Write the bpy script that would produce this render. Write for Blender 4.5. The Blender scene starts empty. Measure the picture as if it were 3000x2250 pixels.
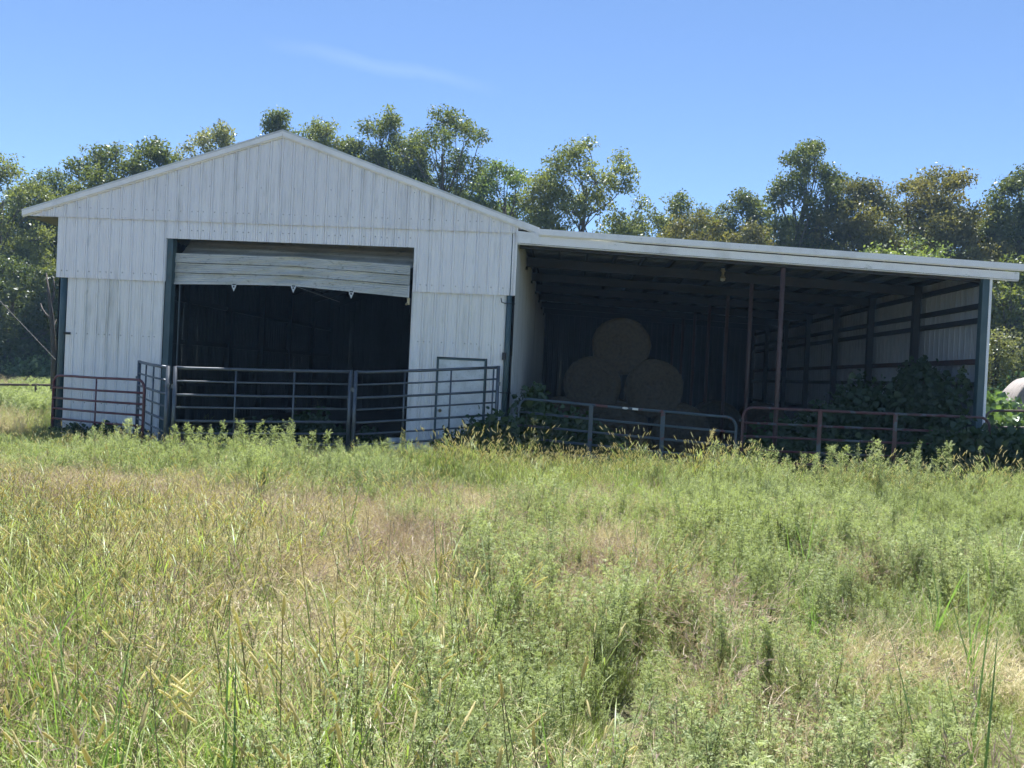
import bpy, math, random
import numpy as np
from mathutils import Matrix, Vector

SC = bpy.context.scene
COL = SC.collection
R = random.Random(7)
NP = np.random.default_rng(11)
rad = math.radians

# ------------------------------------------------------------------ camera
CAM = np.array([10.2139, -15.8490, 1.7924])
YAW, PITCH, ROLL = 0.065849, -0.010491, 0.047034
FPX = 2427.0                                   # focal length in pixels of the 3000 px wide photograph
_c, _s = math.cos(YAW), math.sin(YAW)
FW = np.array([-_s * math.cos(PITCH), _c * math.cos(PITCH), math.sin(PITCH)])
_rt = np.array([_c, _s, 0.0]); _up = np.cross(_rt, FW)
RT = math.cos(ROLL) * _rt + math.sin(ROLL) * _up
UP = -math.sin(ROLL) * _rt + math.cos(ROLL) * _up
cd = bpy.data.cameras.new("camera"); cam = bpy.data.objects.new("camera", cd); COL.objects.link(cam)
m = Matrix.Identity(4)
for i in range(3):
    m[i][0], m[i][1], m[i][2], m[i][3] = RT[i], UP[i], -FW[i], CAM[i]
cam.matrix_world = m
cd.sensor_width = 36.0; cd.lens = FPX / 3000 * 36.0; cd.clip_end = 3000; cd.clip_start = 0.05
SC.camera = cam
D = 3000 / 2212.0

def at(u, v, Y):
    """world point on the vertical plane y = Y that shows at photo pixel (u, v), both in 2212-wide units"""
    d = FW + RT * (u * D - 1500) / FPX + UP * (1125 - v * D) / FPX
    return CAM + d * ((Y - CAM[1]) / d[1])

# ------------------------------------------------------------------ light
SUN_EL, SUN_AZ = rad(66.0), rad(-5.0)          # sun stands behind the barn, a little to the left
w = bpy.data.worlds.new("World"); SC.world = w; w.use_nodes = True
nt = w.node_tree; nt.nodes.clear()
N = nt.nodes.new; L = nt.links.new
out = N("ShaderNodeOutputWorld"); bg = N("ShaderNodeBackground"); sky = N("ShaderNodeTexSky")
sky.sky_type = 'NISHITA'; sky.sun_disc = False; sky.sun_elevation = SUN_EL; sky.sun_rotation = SUN_AZ
sky.altitude = 1200; sky.air_density = 0.85; sky.dust_density = 0.05; sky.ozone_density = 5.0
bg.inputs['Strength'].default_value = 0.068
# thin streak of high cloud, placed by direction in the sky
tc = N("ShaderNodeTexCoord")
def dirv(u, v):
    d = FW + RT * (u * D - 1500) / FPX + UP * (1125 - v * D) / FPX
    return d / np.linalg.norm(d)
d0, d1 = dirv(560, 88), dirv(1090, 196)
mid = (d0 + d1) / 2; ax = (d1 - d0); hl = np.linalg.norm(ax) / 2; ax /= np.linalg.norm(ax)
ay = np.cross(mid, ax); ay /= np.linalg.norm(ay)
def vdot(vec):
    n = N("ShaderNodeVectorMath"); n.operation = 'DOT_PRODUCT'; L(tc.outputs['Generated'], n.inputs[0]); n.inputs[1].default_value = vec; return n.outputs['Value']
def mth(op, a, b=None, c=None, clamp=False):
    n = N("ShaderNodeMath"); n.operation = op; n.use_clamp = clamp
    for k, x in enumerate((a, b, c)):
        if x is None: continue
        if isinstance(x, (int, float)): n.inputs[k].default_value = float(x)
        else: L(x, n.inputs[k])
    return n.outputs[0]
al = mth('SUBTRACT', vdot(ax), float(mid @ ax)); ac = mth('SUBTRACT', vdot(ay), float(mid @ ay))
ns = N("ShaderNodeTexNoise"); ns.inputs['Scale'].default_value = 14; ns.inputs['Detail'].default_value = 5
L(tc.outputs['Generated'], ns.inputs['Vector'])
ac2 = mth('ADD', ac, mth('MULTIPLY', mth('SUBTRACT', ns.outputs['Fac'], 0.5), 0.016))
m1 = mth('SUBTRACT', 1.0, mth('POWER', mth('ABSOLUTE', mth('DIVIDE', al, hl)), 2.0), clamp=True)
m2 = mth('SUBTRACT', 1.0, mth('POWER', mth('ABSOLUTE', mth('DIVIDE', ac2, 0.010)), 1.2), clamp=True)
front = mth('GREATER_THAN', vdot(mid), 0.5)
cl = mth('MULTIPLY', mth('MULTIPLY', m1, m2), mth('MULTIPLY', front, 0.06))
mx = N("ShaderNodeMixRGB"); L(cl, mx.inputs['Fac']); L(sky.outputs[0], mx.inputs[1]); mx.inputs[2].default_value = (7.5, 8.4, 9.6, 1)
L(mx.outputs[0], bg.inputs['Color']); L(bg.outputs[0], out.inputs['Surface'])

sd = bpy.data.lights.new("sun", 'SUN'); sd.energy = 5.0; sd.angle = rad(0.55); sd.color = (1.0, 0.97, 0.92)
sun = bpy.data.objects.new("sun", sd); COL.objects.link(sun)
sdir = Vector((math.sin(SUN_AZ) * math.cos(SUN_EL), math.cos(SUN_AZ) * math.cos(SUN_EL), math.sin(SUN_EL)))
sun.rotation_euler = (-sdir).to_track_quat('-Z', 'Y').to_euler(); sun.location = (-6, 30, 60)

SC.view_settings.view_transform = 'Standard'; SC.view_settings.look = 'None'
SC.view_settings.gamma = 1.0; SC.view_settings.exposure = 1.55; SC.view_settings.use_curve_mapping = False
SC.cycles.max_bounces = 5; SC.cycles.diffuse_bounces = 3; SC.cycles.glossy_bounces = 2; SC.cycles.transmission_bounces = 3
SC.cycles.use_adaptive_sampling = True; SC.cycles.adaptive_threshold = 0.03
SC.cycles.transparent_max_bounces = 8; SC.cycles.volume_bounces = 0

VEIL_DENSITY = 0.0007

# ------------------------------------------------------------------ helpers
def link(name, me, mats, parent=None, loc=None):
    o = bpy.data.objects.new(name, me); COL.objects.link(o)
    if me is not None and mats is not None and not me.materials:
        for q in (mats if isinstance(mats, (list, tuple)) else [mats]): me.materials.append(q)
    if loc is not None: o.location = loc
    if parent is not None: o.parent = parent
    return o

def tag(o, label=None, cat=None, group=None, kind=None):
    if label: o["label"] = label
    if cat: o["category"] = cat
    if group: o["group"] = group
    if kind: o["kind"] = kind
    return o

def thing(name, label, cat, loc=(0, 0, 0), group=None, rz=0.0):
    o = bpy.data.objects.new(name, None); COL.objects.link(o); o.location = loc; o.rotation_euler = (0, 0, rz)
    o.empty_display_size = 0.2
    return tag(o, label, cat, group)

class MB:
    """collects faces for one mesh; coordinates are world, build() makes them relative to the parent"""
    def __init__(s): s.v = []; s.f = []; s.mi = []; s.sm = []
    def add(s, vs, fs, mi=0, smooth=False):
        b = len(s.v); s.v += [tuple(map(float, p)) for p in vs]
        for f in fs: s.f.append([b + i for i in f]); s.mi.append(mi); s.sm.append(smooth)
        return s
    def box(s, x0, x1, y0, y1, z0, z1, mi=0):
        vs = [(x0, y0, z0), (x1, y0, z0), (x1, y1, z0), (x0, y1, z0), (x0, y0, z1), (x1, y0, z1), (x1, y1, z1), (x0, y1, z1)]
        return s.add(vs, [(0, 3, 2, 1), (4, 5, 6, 7), (0, 1, 5, 4), (1, 2, 6, 5), (2, 3, 7, 6), (3, 0, 4, 7)], mi)
    def prism(s, pts, y0, y1, mi=0):
        """polygon in x,z (counter-clockwise seen from -y) extruded from y0 to y1"""
        n = len(pts); vs = [(x, y0, z) for x, z in pts] + [(x, y1, z) for x, z in pts]
        fs = [tuple(range(n)), tuple(range(2 * n - 1, n - 1, -1))] + [(i, i + n, (i + 1) % n + n, (i + 1) % n) for i in range(n)]
        return s.add(vs, fs, mi)
    def tube(s, pts, r, n=8, mi=0, cap=True):
        P = [Vector(p) for p in pts]; k = len(P)
        rr = r if isinstance(r, (list, tuple)) else [r] * k
        vs = []; ref = Vector((0.13, 0.21, 0.97))
        for i in range(k):
            t = (P[min(i + 1, k - 1)] - P[max(i - 1, 0)]).normalized()
            if i == 0:
                if abs(t.dot(ref)) > 0.95: ref = Vector((1, 0, 0))
                a = (ref - t * ref.dot(t)).normalized()
            else: a = (a - t * a.dot(t)).normalized()
            b = t.cross(a)
            for j in range(n):
                q = 2 * math.pi * j / n; vs.append(P[i] + (a * math.cos(q) + b * math.sin(q)) * rr[i])
        fs = [(i * n + j, i * n + (j + 1) % n, (i + 1) * n + (j + 1) % n, (i + 1) * n + j) for i in range(k - 1) for j in range(n)]
        s.add(vs, fs, mi, True)
        if cap:
            b = len(s.v) - len(vs)
            s.f.append([b + j for j in range(n - 1, -1, -1)]); s.mi.append(mi); s.sm.append(False)
            s.f.append([b + (k - 1) * n + j for j in range(n)]); s.mi.append(mi); s.sm.append(False)
        return s
    def lathe(s, prof, c, n=16, mi=0):
        vs = []
        for r_, z_ in prof:
            for j in range(n):
                q = 2 * math.pi * j / n; vs.append((c[0] + r_ * math.cos(q), c[1] + r_ * math.sin(q), c[2] + z_))
        fs = [(i * n + j, i * n + (j + 1) % n, (i + 1) * n + (j + 1) % n, (i + 1) * n + j) for i in range(len(prof) - 1) for j in range(n)]
        return s.add(vs, fs, mi, True)
    def mesh(s, name, off=(0, 0, 0)):
        me = bpy.data.meshes.new(name)
        me.from_pydata([(p[0] - off[0], p[1] - off[1], p[2] - off[2]) for p in s.v], [], s.f)
        me.polygons.foreach_set("material_index", s.mi); me.polygons.foreach_set("use_smooth", s.sm); me.update()
        return me
    def build(s, name, mats, parent=None):
        off = (0, 0, 0); p = parent
        while p is not None: off = tuple(off[i] + p.location[i] for i in range(3)); p = p.parent
        return link(name, s.mesh(name, off), mats, parent)

def np_mesh(name, V, F, mi=None, tint=None, smooth=False, off=(0, 0, 0)):
    """V (n,3); F a list of integer arrays (m,3) or (m,4)"""
    me = bpy.data.meshes.new(name); V = np.asarray(V, np.float32) - np.asarray(off, np.float32)
    me.vertices.add(len(V)); me.vertices.foreach_set("co", V.ravel())
    idx = np.concatenate([f.ravel() for f in F]).astype(np.int32)
    cnt = np.concatenate([np.full(len(f), f.shape[1], np.int32) for f in F])
    st = np.concatenate([[0], np.cumsum(cnt)[:-1]]).astype(np.int32)
    me.loops.add(len(idx)); me.loops.foreach_set("vertex_index", idx)
    me.polygons.add(len(cnt)); me.polygons.foreach_set("loop_start", st)
    if mi is not None: me.polygons.foreach_set("material_index", np.asarray(mi, np.int32))
    if smooth: me.polygons.foreach_set("use_smooth", np.ones(len(cnt), bool))
    if tint is not None:
        a = me.attributes.new("tint", 'FLOAT', 'POINT'); a.data.foreach_set("value", np.asarray(tint, np.float32))
    me.update(calc_edges=True)
    return me

# ------------------------------------------------------------------ materials
def mat_new(name):
    q = bpy.data.materials.new(name); q.use_nodes = True; t = q.node_tree; t.nodes.clear(); return q, t

def ramp_of(t, fac, stops):
    r = t.nodes.new("ShaderNodeValToRGB"); e = r.color_ramp.elements
    while len(e) < len(stops): e.new(0.5)
    for k, (p, c) in enumerate(stops): e[k].position = p; e[k].color = (*c, 1)
    t.links.new(fac, r.inputs[0]); return r.outputs[0]

def noise_of(t, scale, detail=4, stretch=(1, 1, 1), rough=0.55, coord='Object'):
    tcn = t.nodes.new("ShaderNodeTexCoord"); mp = t.nodes.new("ShaderNodeMapping"); mp.inputs['Scale'].default_value = stretch
    t.links.new(tcn.outputs[coord], mp.inputs[0])
    n = t.nodes.new("ShaderNodeTexNoise"); n.inputs['Scale'].default_value = scale; n.inputs['Detail'].default_value = detail; n.inputs['Roughness'].default_value = rough
    t.links.new(mp.outputs[0], n.inputs['Vector']); return n.outputs['Fac']

def mixc(t, fac, a, b, mode='MIX'):
    n = t.nodes.new("ShaderNodeMixRGB"); n.blend_type = mode
    for k, x in ((0, fac), (1, a), (2, b)):
        if isinstance(x, (int, float)): n.inputs[k].default_value = x
        elif isinstance(x, tuple): n.inputs[k].default_value = (*x, 1) if len(x) == 3 else x
        else: t.links.new(x, n.inputs[k])
    return n.outputs[0]

def solid(name, base, worn=None, scale=6, stretch=(1, 1, 1), rough=0.5, metal=0.0, lo=0.45, hi=0.7, bump=0.0, bscale=60, extra=None):
    q, t = mat_new(name)
    o = t.nodes.new("ShaderNodeOutputMaterial"); b = t.nodes.new("ShaderNodeBsdfPrincipled")
    b.inputs['Roughness'].default_value = rough; b.inputs['Metallic'].default_value = metal
    c = base
    if worn is not None: c = ramp_of(t, noise_of(t, scale, 6, stretch, 0.6), [(lo, base), (hi, worn)])
    if extra is not None:
        col, sc, stv, l2, h2 = extra
        f = ramp_of(t, noise_of(t, sc, 6, stv, 0.65), [(l2, (0, 0, 0)), (h2, (1, 1, 1))])
        c = mixc(t, f, c, col)
    if isinstance(c, tuple): b.inputs['Base Color'].default_value = (*c, 1)
    else: t.links.new(c, b.inputs['Base Color'])
    if bump:
        bn = t.nodes.new("ShaderNodeBump"); bn.inputs['Strength'].default_value = bump; bn.inputs['Distance'].default_value = 0.01
        t.links.new(noise_of(t, bscale, 3, stretch), bn.inputs['Height']); t.links.new(bn.outputs[0], b.inputs['Normal'])
    t.links.new(b.outputs[0], o.inputs[0]); return q

def leafmat(name, ca, cb, trans=0.42, tcol=1.35, gloss=0.03, grough=0.5, patch=None, pscale=0.6):
    """foliage: diffuse + translucent + a little gloss; tint attribute and a random value per instance move between ca and cb"""
    q, t = mat_new(name); n = t.nodes.new; l = t.links.new
    o = n("ShaderNodeOutputMaterial"); a = n("ShaderNodeAttribute"); a.attribute_name = "tint"
    oi = n("ShaderNodeObjectInfo")
    ad = n("ShaderNodeMath"); ad.operation = 'MULTIPLY_ADD'; l(oi.outputs['Random'], ad.inputs[0]); ad.inputs[1].default_value = 0.45; 
    mu = n("ShaderNodeMath"); mu.operation = 'MULTIPLY'; l(a.outputs['Fac'], mu.inputs[0]); mu.inputs[1].default_value = 0.6
    l(mu.outputs[0], ad.inputs[2]); ad.use_clamp = True
    c = mixc(t, ad.outputs[0], ca, cb)
    if patch is not None:
        g = n("ShaderNodeNewGeometry"); ns_ = n("ShaderNodeTexNoise"); ns_.inputs['Scale'].default_value = pscale; ns_.inputs['Detail'].default_value = 3
        l(g.outputs['Position'], ns_.inputs['Vector'])
        f = ramp_of(t, ns_.outputs['Fac'], [(0.42, (0, 0, 0)), (0.62, (1, 1, 1))])
        c = mixc(t, f, c, patch)
    d = n("ShaderNodeBsdfDiffuse"); l(c, d.inputs['Color'])
    tr = n("ShaderNodeBsdfTranslucent"); tcx = mixc(t, 1.0, c, (tcol, tcol * 1.04, tcol * 0.75), 'MULTIPLY'); l(tcx, tr.inputs['Color'])
    m1_ = n("ShaderNodeMixShader"); m1_.inputs[0].default_value = trans; l(d.outputs[0], m1_.inputs[1]); l(tr.outputs[0], m1_.inputs[2])
    gl = n("ShaderNodeBsdfGlossy"); gl.inputs['Roughness'].default_value = grough; gl.inputs['Color'].default_value = (0.9, 0.95, 1, 1)
    m2_ = n("ShaderNodeMixShader"); m2_.inputs[0].default_value = gloss; l(m1_.outputs[0], m2_.inputs[1]); l(gl.outputs[0], m2_.inputs[2])
    l(m2_.outputs[0], o.inputs[0]); return q

def siding(name, base, stain, green, amount=(0.50, 0.70), broad=(0.42, 0.62)):
    """weathered white sheet metal: long vertical streaks of grime and patches of algae"""
    q, t = mat_new(name); n = t.nodes.new; l = t.links.new
    o = n("ShaderNodeOutputMaterial"); b = n("ShaderNodeBsdfPrincipled"); b.inputs['Roughness'].default_value = 0.42
    f1 = ramp_of(t, noise_of(t, 1.0, 5, (9, 9, 0.5), 0.62), [(amount[0], (0, 0, 0)), (amount[1], (1, 1, 1))])
    f2 = ramp_of(t, noise_of(t, 1.0, 5, (1.6, 1.6, 0.7), 0.6), [(broad[0], (0, 0, 0)), (broad[1], (0.85, 0.85, 0.85))])
    fs = mixc(t, 1.0, f1, f2, 'MULTIPLY')
    c = mixc(t, fs, base, stain)
    f3 = ramp_of(t, noise_of(t, 1.0, 6, (7, 7, 1.9), 0.7), [(0.60, (0, 0, 0)), (0.76, (0.6, 0.6, 0.6))])
    c = mixc(t, f3, c, green)
    f4 = ramp_of(t, noise_of(t, 1.0, 3, (4.5, 4.5, 0.25), 0.5), [(0.3, (0.93, 0.93, 0.94)), (0.7, (1, 1, 1))])
    c = mixc(t, 1.0, c, f4, 'MULTIPLY')
    l(c, b.inputs['Base Color'])
    bn = n("ShaderNodeBump"); bn.inputs['Strength'].default_value = 0.15; bn.inputs['Distance'].default_value = 0.01
    l(noise_of(t, 1.0, 2, (9, 9, 1.5)), bn.inputs['Height']); l(bn.outputs[0], b.inputs['Normal'])
    l(b.outputs[0], o.inputs[0]); return q

M = {}
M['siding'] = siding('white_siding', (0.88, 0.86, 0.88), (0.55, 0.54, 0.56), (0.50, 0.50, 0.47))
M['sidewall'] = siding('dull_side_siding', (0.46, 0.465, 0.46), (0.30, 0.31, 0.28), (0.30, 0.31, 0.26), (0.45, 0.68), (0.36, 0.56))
M['gable'] = siding('white_gable_siding', (0.85, 0.83, 0.85), (0.50, 0.49, 0.505), (0.48, 0.48, 0.45))
M['siding_low'] = siding('white_siding_low', (0.85, 0.83, 0.82), (0.47, 0.47, 0.44), (0.38, 0.39, 0.32), (0.47, 0.70), (0.42, 0.62))
M['trim'] = solid('white_trim', (0.87, 0.85, 0.86), (0.68, 0.66, 0.66), 2, (1, 1, 1), 0.4, lo=0.5, hi=0.75, extra=((0.40, 0.42, 0.41), 5, (1, 1, 2), 0.64, 0.76))
M['galv'] = solid('galvanised_door', (0.56, 0.56, 0.53), (0.43, 0.43, 0.39), 1.6, (1, 1, 3), 0.42, 0.15, 0.4, 0.66, extra=((0.25, 0.265, 0.23), 9, (1, 1, 1.6), 0.58, 0.72))
M['teal'] = solid('teal_post_paint', (0.045, 0.085, 0.10), (0.075, 0.115, 0.12), 5, (1, 1, 0.5), 0.55, extra=((0.10, 0.075, 0.06), 9, (1, 1, 0.6), 0.62, 0.72))
M['rust'] = solid('red_oxide_pipe', (0.085, 0.045, 0.04), (0.06, 0.038, 0.034), 7, (1, 1, 0.4), 0.65)
M['inner'] = solid('shade_dark_inner_sheet', (0.03, 0.031, 0.034), (0.018, 0.018, 0.019), 2.0, (1, 1, 0.4), 0.6)  # near black: the shade inside the barn is put into the sheet colour
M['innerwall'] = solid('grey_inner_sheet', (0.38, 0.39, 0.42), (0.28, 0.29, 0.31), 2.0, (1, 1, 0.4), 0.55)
M['steel'] = solid('dark_frame_steel', (0.022, 0.024, 0.028), (0.034, 0.028, 0.026), 4, (1, 1, 1), 0.6)
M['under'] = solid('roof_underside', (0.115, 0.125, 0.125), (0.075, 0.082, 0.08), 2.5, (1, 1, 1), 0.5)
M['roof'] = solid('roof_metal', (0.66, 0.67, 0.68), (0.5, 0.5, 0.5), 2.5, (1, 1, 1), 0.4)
M['panel'] = solid('grey_panel_pipe', (0.095, 0.11, 0.13), (0.07, 0.08, 0.095), 6, (1, 1, 1), 0.38, 0.35, extra=((0.42, 0.43, 0.44), 40, (1, 1, 1), 0.70, 0.74))
M['maroon'] = solid('maroon_gate_paint', (0.12, 0.026, 0.034), (0.085, 0.024, 0.028), 5, (1, 1, 1), 0.42)
M['bluegate'] = solid('faded_blue_gate_paint', (0.045, 0.072, 0.095), (0.062, 0.078, 0.092), 3, (1, 1, 1), 0.5, lo=0.4, hi=0.6, extra=((0.11, 0.035, 0.035), 2.6, (1, 1, 1), 0.56, 0.62))
M['redgate'] = solid('faded_red_gate_paint', (0.085, 0.027, 0.029), (0.062, 0.031, 0.032), 3, (1, 1, 1), 0.5, extra=((0.07, 0.088, 0.10), 2.4, (1, 1, 1), 0.55, 0.61))
M['brown'] = solid('brown_pipe', (0.06, 0.035, 0.028), (0.09, 0.05, 0.035), 6, (1, 1, 1), 0.5)
M['black'] = solid('black_plastic', (0.012, 0.012, 0.014), None, rough=0.5)
M['bright'] = solid('bare_steel', (0.50, 0.50, 0.51), (0.38, 0.38, 0.39), 20, (1, 1, 1), 0.3, 0.5)
M['whiteplastic'] = solid('white_plastic', (0.72, 0.72, 0.70), (0.55, 0.55, 0.52), 8, (1, 1, 1), 0.45)
M['doorwhite'] = solid('white_door_paint', (0.70, 0.72, 0.73), (0.52, 0.54, 0.54), 4.5, (1, 1, 1), 0.42, lo=0.42, hi=0.72, extra=((0.45, 0.47, 0.46), 22, (1, 1, 1), 0.56, 0.7))
M['brass'] = solid('tarnished_brass', (0.42, 0.34, 0.2), None, rough=0.35, metal=0.6)
M['glass'] = solid('lamp_glass', (0.55, 0.56, 0.5), None, rough=0.2)
M['cable'] = solid('weathered_cable', (0.18, 0.175, 0.165), None, rough=0.6)
M['soil'] = solid('bare_dirt', (0.035, 0.029, 0.022), (0.02, 0.018, 0.015), 1.5, (1, 1, 1), 0.95, bump=0.6, bscale=18)
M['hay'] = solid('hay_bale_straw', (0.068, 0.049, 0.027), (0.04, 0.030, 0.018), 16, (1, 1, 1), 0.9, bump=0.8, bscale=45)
M['hayold'] = solid('weathered_bale_wrap', (0.27, 0.245, 0.235), (0.17, 0.15, 0.14), 5, (1, 4, 1), 0.8, bump=0.6, bscale=30)
M['bark'] = solid('tree_bark', (0.10, 0.085, 0.07), (0.055, 0.045, 0.038), 7, (1, 1, 0.25), 0.9, bump=0.9, bscale=20)
M['snag'] = solid('bare_dead_wood', (0.085, 0.068, 0.06), (0.05, 0.042, 0.036), 5, (1, 1, 0.3), 0.85, bump=0.7, bscale=16)

# ------------------------------------------------------------------ ground
def gz(x, y):
    """height of the ground"""
    x = np.asarray(x, float); y = np.asarray(y, float)
    h = 0.16 * np.clip((-y - 0.4) / 2.0, 0, 1) + 0.03 * np.sin(x * 0.9 + 1) * np.cos(y * 0.7)
    inside = (x > -0.2) & (x < 18.2) & (y > -0.3)
    h = np.where(inside, np.minimum(h, 0.03), h)
    far = np.clip((y - 8) / 60, 0, 1)
    return h + far * 0.25 * np.sin(x * 0.07 + 0.5)

def ground():
    q, t = mat_new('meadow_soil'); n = t.nodes.new; l = t.links.new
    o = n("ShaderNodeOutputMaterial"); b = n("ShaderNodeBsdfPrincipled"); b.inputs['Roughness'].default_value = 0.95
    c = ramp_of(t, noise_of(t, 0.8, 6), [(0.3, (0.055, 0.05, 0.026)), (0.5, (0.09, 0.075, 0.04)), (0.72, (0.075, 0.095, 0.032))])
    l(c, b.inputs['Base Color']); l(b.outputs[0], o.inputs[0])
    xs = np.concatenate([[-900, -300, -120, -60], np.arange(-36, 48, 0.75), [60, 120, 300, 900]])
    ys = np.concatenate([[-400, -120, -40], np.arange(-20, 40, 0.75), [50, 70, 120, 300, 1200]])
    X, Y = np.meshgrid(xs, ys); Z = gz(X, Y)
    V = np.stack([X.ravel(), Y.ravel(), Z.ravel()], 1)
    nx = len(xs); a = np.arange(len(V)).reshape(len(ys), nx)
    F = np.stack([a[:-1, :-1].ravel(), a[:-1, 1:].ravel(), a[1:, 1:].ravel(), a[1:, :-1].ravel()], 1)
    g = link('ground', np_mesh('ground', V, [F], smooth=True), q); tag(g, 'open meadow soil under the weeds and around the barn', 'ground', kind='structure')
    f = MB().add([(0.1, -0.1, 0.06), (17.8, -0.1, 0.06), (17.8, 18.8, 0.06), (0.1, 18.8, 0.06)], [(0, 1, 2, 3)]).build('floor', M['soil'])
    tag(f, 'bare dirt floor inside the barn and lean-to', 'floor', kind='structure')
ground()

# ------------------------------------------------------------------ barn
BARN = thing('barn', 'white ribbed metal barn with a gable front and an open lean-to on its right', 'barn', (4.57, 0, 0))
RIB = 0.2286; RX0 = 0.16                        # rib spacing and position of one rib

def roof_l(x): return 6.335 - 0.331 * (4.501 - x) if x <= 4.501 else 6.335 - 0.340 * (x - 4.501)
def profile(x0, x1, rx=RX0):
    """break points (x, proud) of the rib profile between x0 and x1"""
    P = [(x0, 0.0), (x1, 0.0)]
    k0 = int(math.floor((x0 - rx) / RIB)) - 1
    for k in range(k0, k0 + int((x1 - x0) / RIB) + 4):
        c = rx + k * RIB
        for dx, h in ((-0.038, 0), (-0.033, -0.013), (-0.021, -0.013), (-0.014, 0.024), (0.012, 0.024), (0.020, 0), (0.074, 0), (0.080, 0.005), (0.088, 0.005), (0.094, 0), (0.138, 0), (0.144, 0.005), (0.152, 0.005), (0.158, 0)):
            if x0 + 0.002 < c + dx < x1 - 0.002: P.append((c + dx, h))
    return sorted(set(P))

def sheet(name, x0, x1, zb, zt, y, mat, rx=RX0, parent=BARN, swap=None, wav=0.0):
    """a sheet of ribbed siding; zb / zt numbers or functions of x. swap=(axis value): stands in the y,z plane instead"""
    mb = MB(); P = profile(x0, x1, rx); vs = []; nz = 5
    fb = zb if callable(zb) else (lambda x: zb); ft = zt if callable(zt) else (lambda x: zt)
    for x, h in P:
        a, b = fb(x), ft(x)
        for k in range(nz):
            z = a + (b - a) * k / (nz - 1)
            dy = wav * math.sin(2.1 * z + 3 * x) * 0.5
            if swap is None: vs.append((x, y - h + dy, z))
            else: vs.append((y + swap * h, x, z))
    fs = []
    for i in range(len(P) - 1):
        for k in range(nz - 1):
            q = (i * nz + k, (i + 1) * nz + k, (i + 1) * nz + k + 1, i * nz + k + 1)
            fs.append(q if swap in (None, -1) else q[::-1])
    mb.add(vs, fs)
    return mb.build(name, mat, parent)

ROOF_IN = lambda x: roof_l(x) - 0.10
# gable: sheets of four ribs, the first ones reach out under the left eave
x = RX0 - 4 * RIB + 0.03
edges = [-0.66] + [RX0 + 0.03 + k * 4 * RIB for k in range(-1, 10)] + [9.145]
edges = [e for i, e in enumerate(edges) if i == 0 or e > edges[i - 1] + 0.2]
if edges[-1] - edges[-2] < 0.3: edges.pop(-2)
for a, b in zip(edges[:-1], edges[1:]):
    sheet('gable_sheet', a, b - 0.001, 4.507, ROOF_IN, -0.040, M['gable'])
def splits(a, b):
    e = [a] + [RX0 + 0.03 + k * 4 * RIB for k in range(0, 11) if a + 0.25 < RX0 + 0.03 + k * 4 * RIB < b - 0.25] + [b]
    return list(zip(e[:-1], e[1:]))
for a, b in splits(0.0, 2.225): sheet('upper_wall_sheet', a, b - 0.001, 3.315, 4.55, -0.012, M['siding'])
for a, b in splits(2.225, 7.16): sheet('upper_wall_sheet', a, b - 0.001, 4.165, 4.55, -0.012, M['siding'])
for a, b in splits(7.16, 9.14): sheet('upper_wall_sheet', a, b - 0.001, 3.315, 4.55, -0.012, M['siding'])
for a, b in splits(0.226, 2.215): sheet('lower_wall_sheet', a, b - 0.001, 0.03, 3.37, 0.024, M['siding_low'], wav=0.012)
sheet('lower_wall_sheet', 7.15, 7.69, 0.03, 3.37, 0.024, M['siding_low'], rx=7.16)
sheet('lower_wall_sheet', 7.691, 8.669, 2.085, 3.37, 0.024, M['siding_low'], rx=7.16)
sheet('lower_wall_sheet', 8.67, 8.985, 0.03, 3.37, 0.024, M['siding_low'], rx=7.16)
# screws
mb = MB()
def screw(x, y, z): mb.box(x - 0.007, x + 0.007, y - 0.008, y, z - 0.007, z + 0.007)
for k in range(0, 40):
    xx = RX0 + k * RIB
    for dx in ((0.06,) if k % 4 else (-0.05, 0.06)):
        if 0.4 < xx + dx < 9.0: screw(xx + dx, -0.034, 4.70 + 0.01 * R.random())
        if 2.3 < xx + dx < 7.1: screw(xx + dx, -0.012, 4.33 + 0.02 * R.random())
        if 0.1 < xx + dx < 2.2 or 7.2 < xx + dx < 9.1:
            screw(xx + dx, -0.012, 3.45 + 0.01 * R.random())
        if 0.3 < xx + dx < 2.2: screw(xx + dx, 0.022, 2.22); screw(xx + dx, 0.022, 0.85)
        if 7.2 < xx + dx < 8.95: screw(xx + dx, 0.022, 2.36)
for k in range(14):
    xx = 0.8 + k * 0.55 + 0.3 * R.random()
    if roof_l(xx) > 5.3: screw(xx, -0.034, 5.2 + 0.02 * R.random())
tag(mb.build('screws', M['steel'], BARN), kind='stuff')
# rake trim in lengths, each with a lip along its lower edge
def rake(x0, x1, zt, y0, y1, h, name, lip=0.022, mat=None):
    mb = MB(); z = zt
    mb.prism([(x0, z(x0) - h), (x1, z(x1) - h), (x1, z(x1)), (x0, z(x0))], y0, y1)
    if lip: mb.prism([(x0, z(x0) - h - lip), (x1, z(x1) - h - lip), (x1, z(x1) - h), (x0, z(x0) - h)], y0 + 0.028, y1 - 0.002)
    return mb.build(name, mat or M['trim'], BARN)
for a, b in ((-0.698, 1.55), (1.552, 4.499), (4.503, 5.34), (5.342, 8.2), (8.202, 9.556)):
    rake(a, b, roof_l, -0.105, -0.04, 0.118, 'rake_trim')
MB().box(9.121, 9.150, -0.048, 0.0, 3.318, 4.66).build('corner_trim', M['trim'], BARN)
for sx, (a, b) in (('l', (-0.70, 4.500)), ('r', (4.502, 9.15))):
    MB().prism([(a, roof_l(a) - 0.03), (b, roof_l(b) - 0.03), (b, roof_l(b) + 0.006), (a, roof_l(a) + 0.006)], -0.11, 19.0).build('roof', M['roof'], BARN)
MB().prism([(-0.64, 4.485), (0.0, 4.495), (0.0, 4.503), (-0.64, 4.493)], 0.0, 18.9).build('soffit', M['brown'], BARN)
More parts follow.
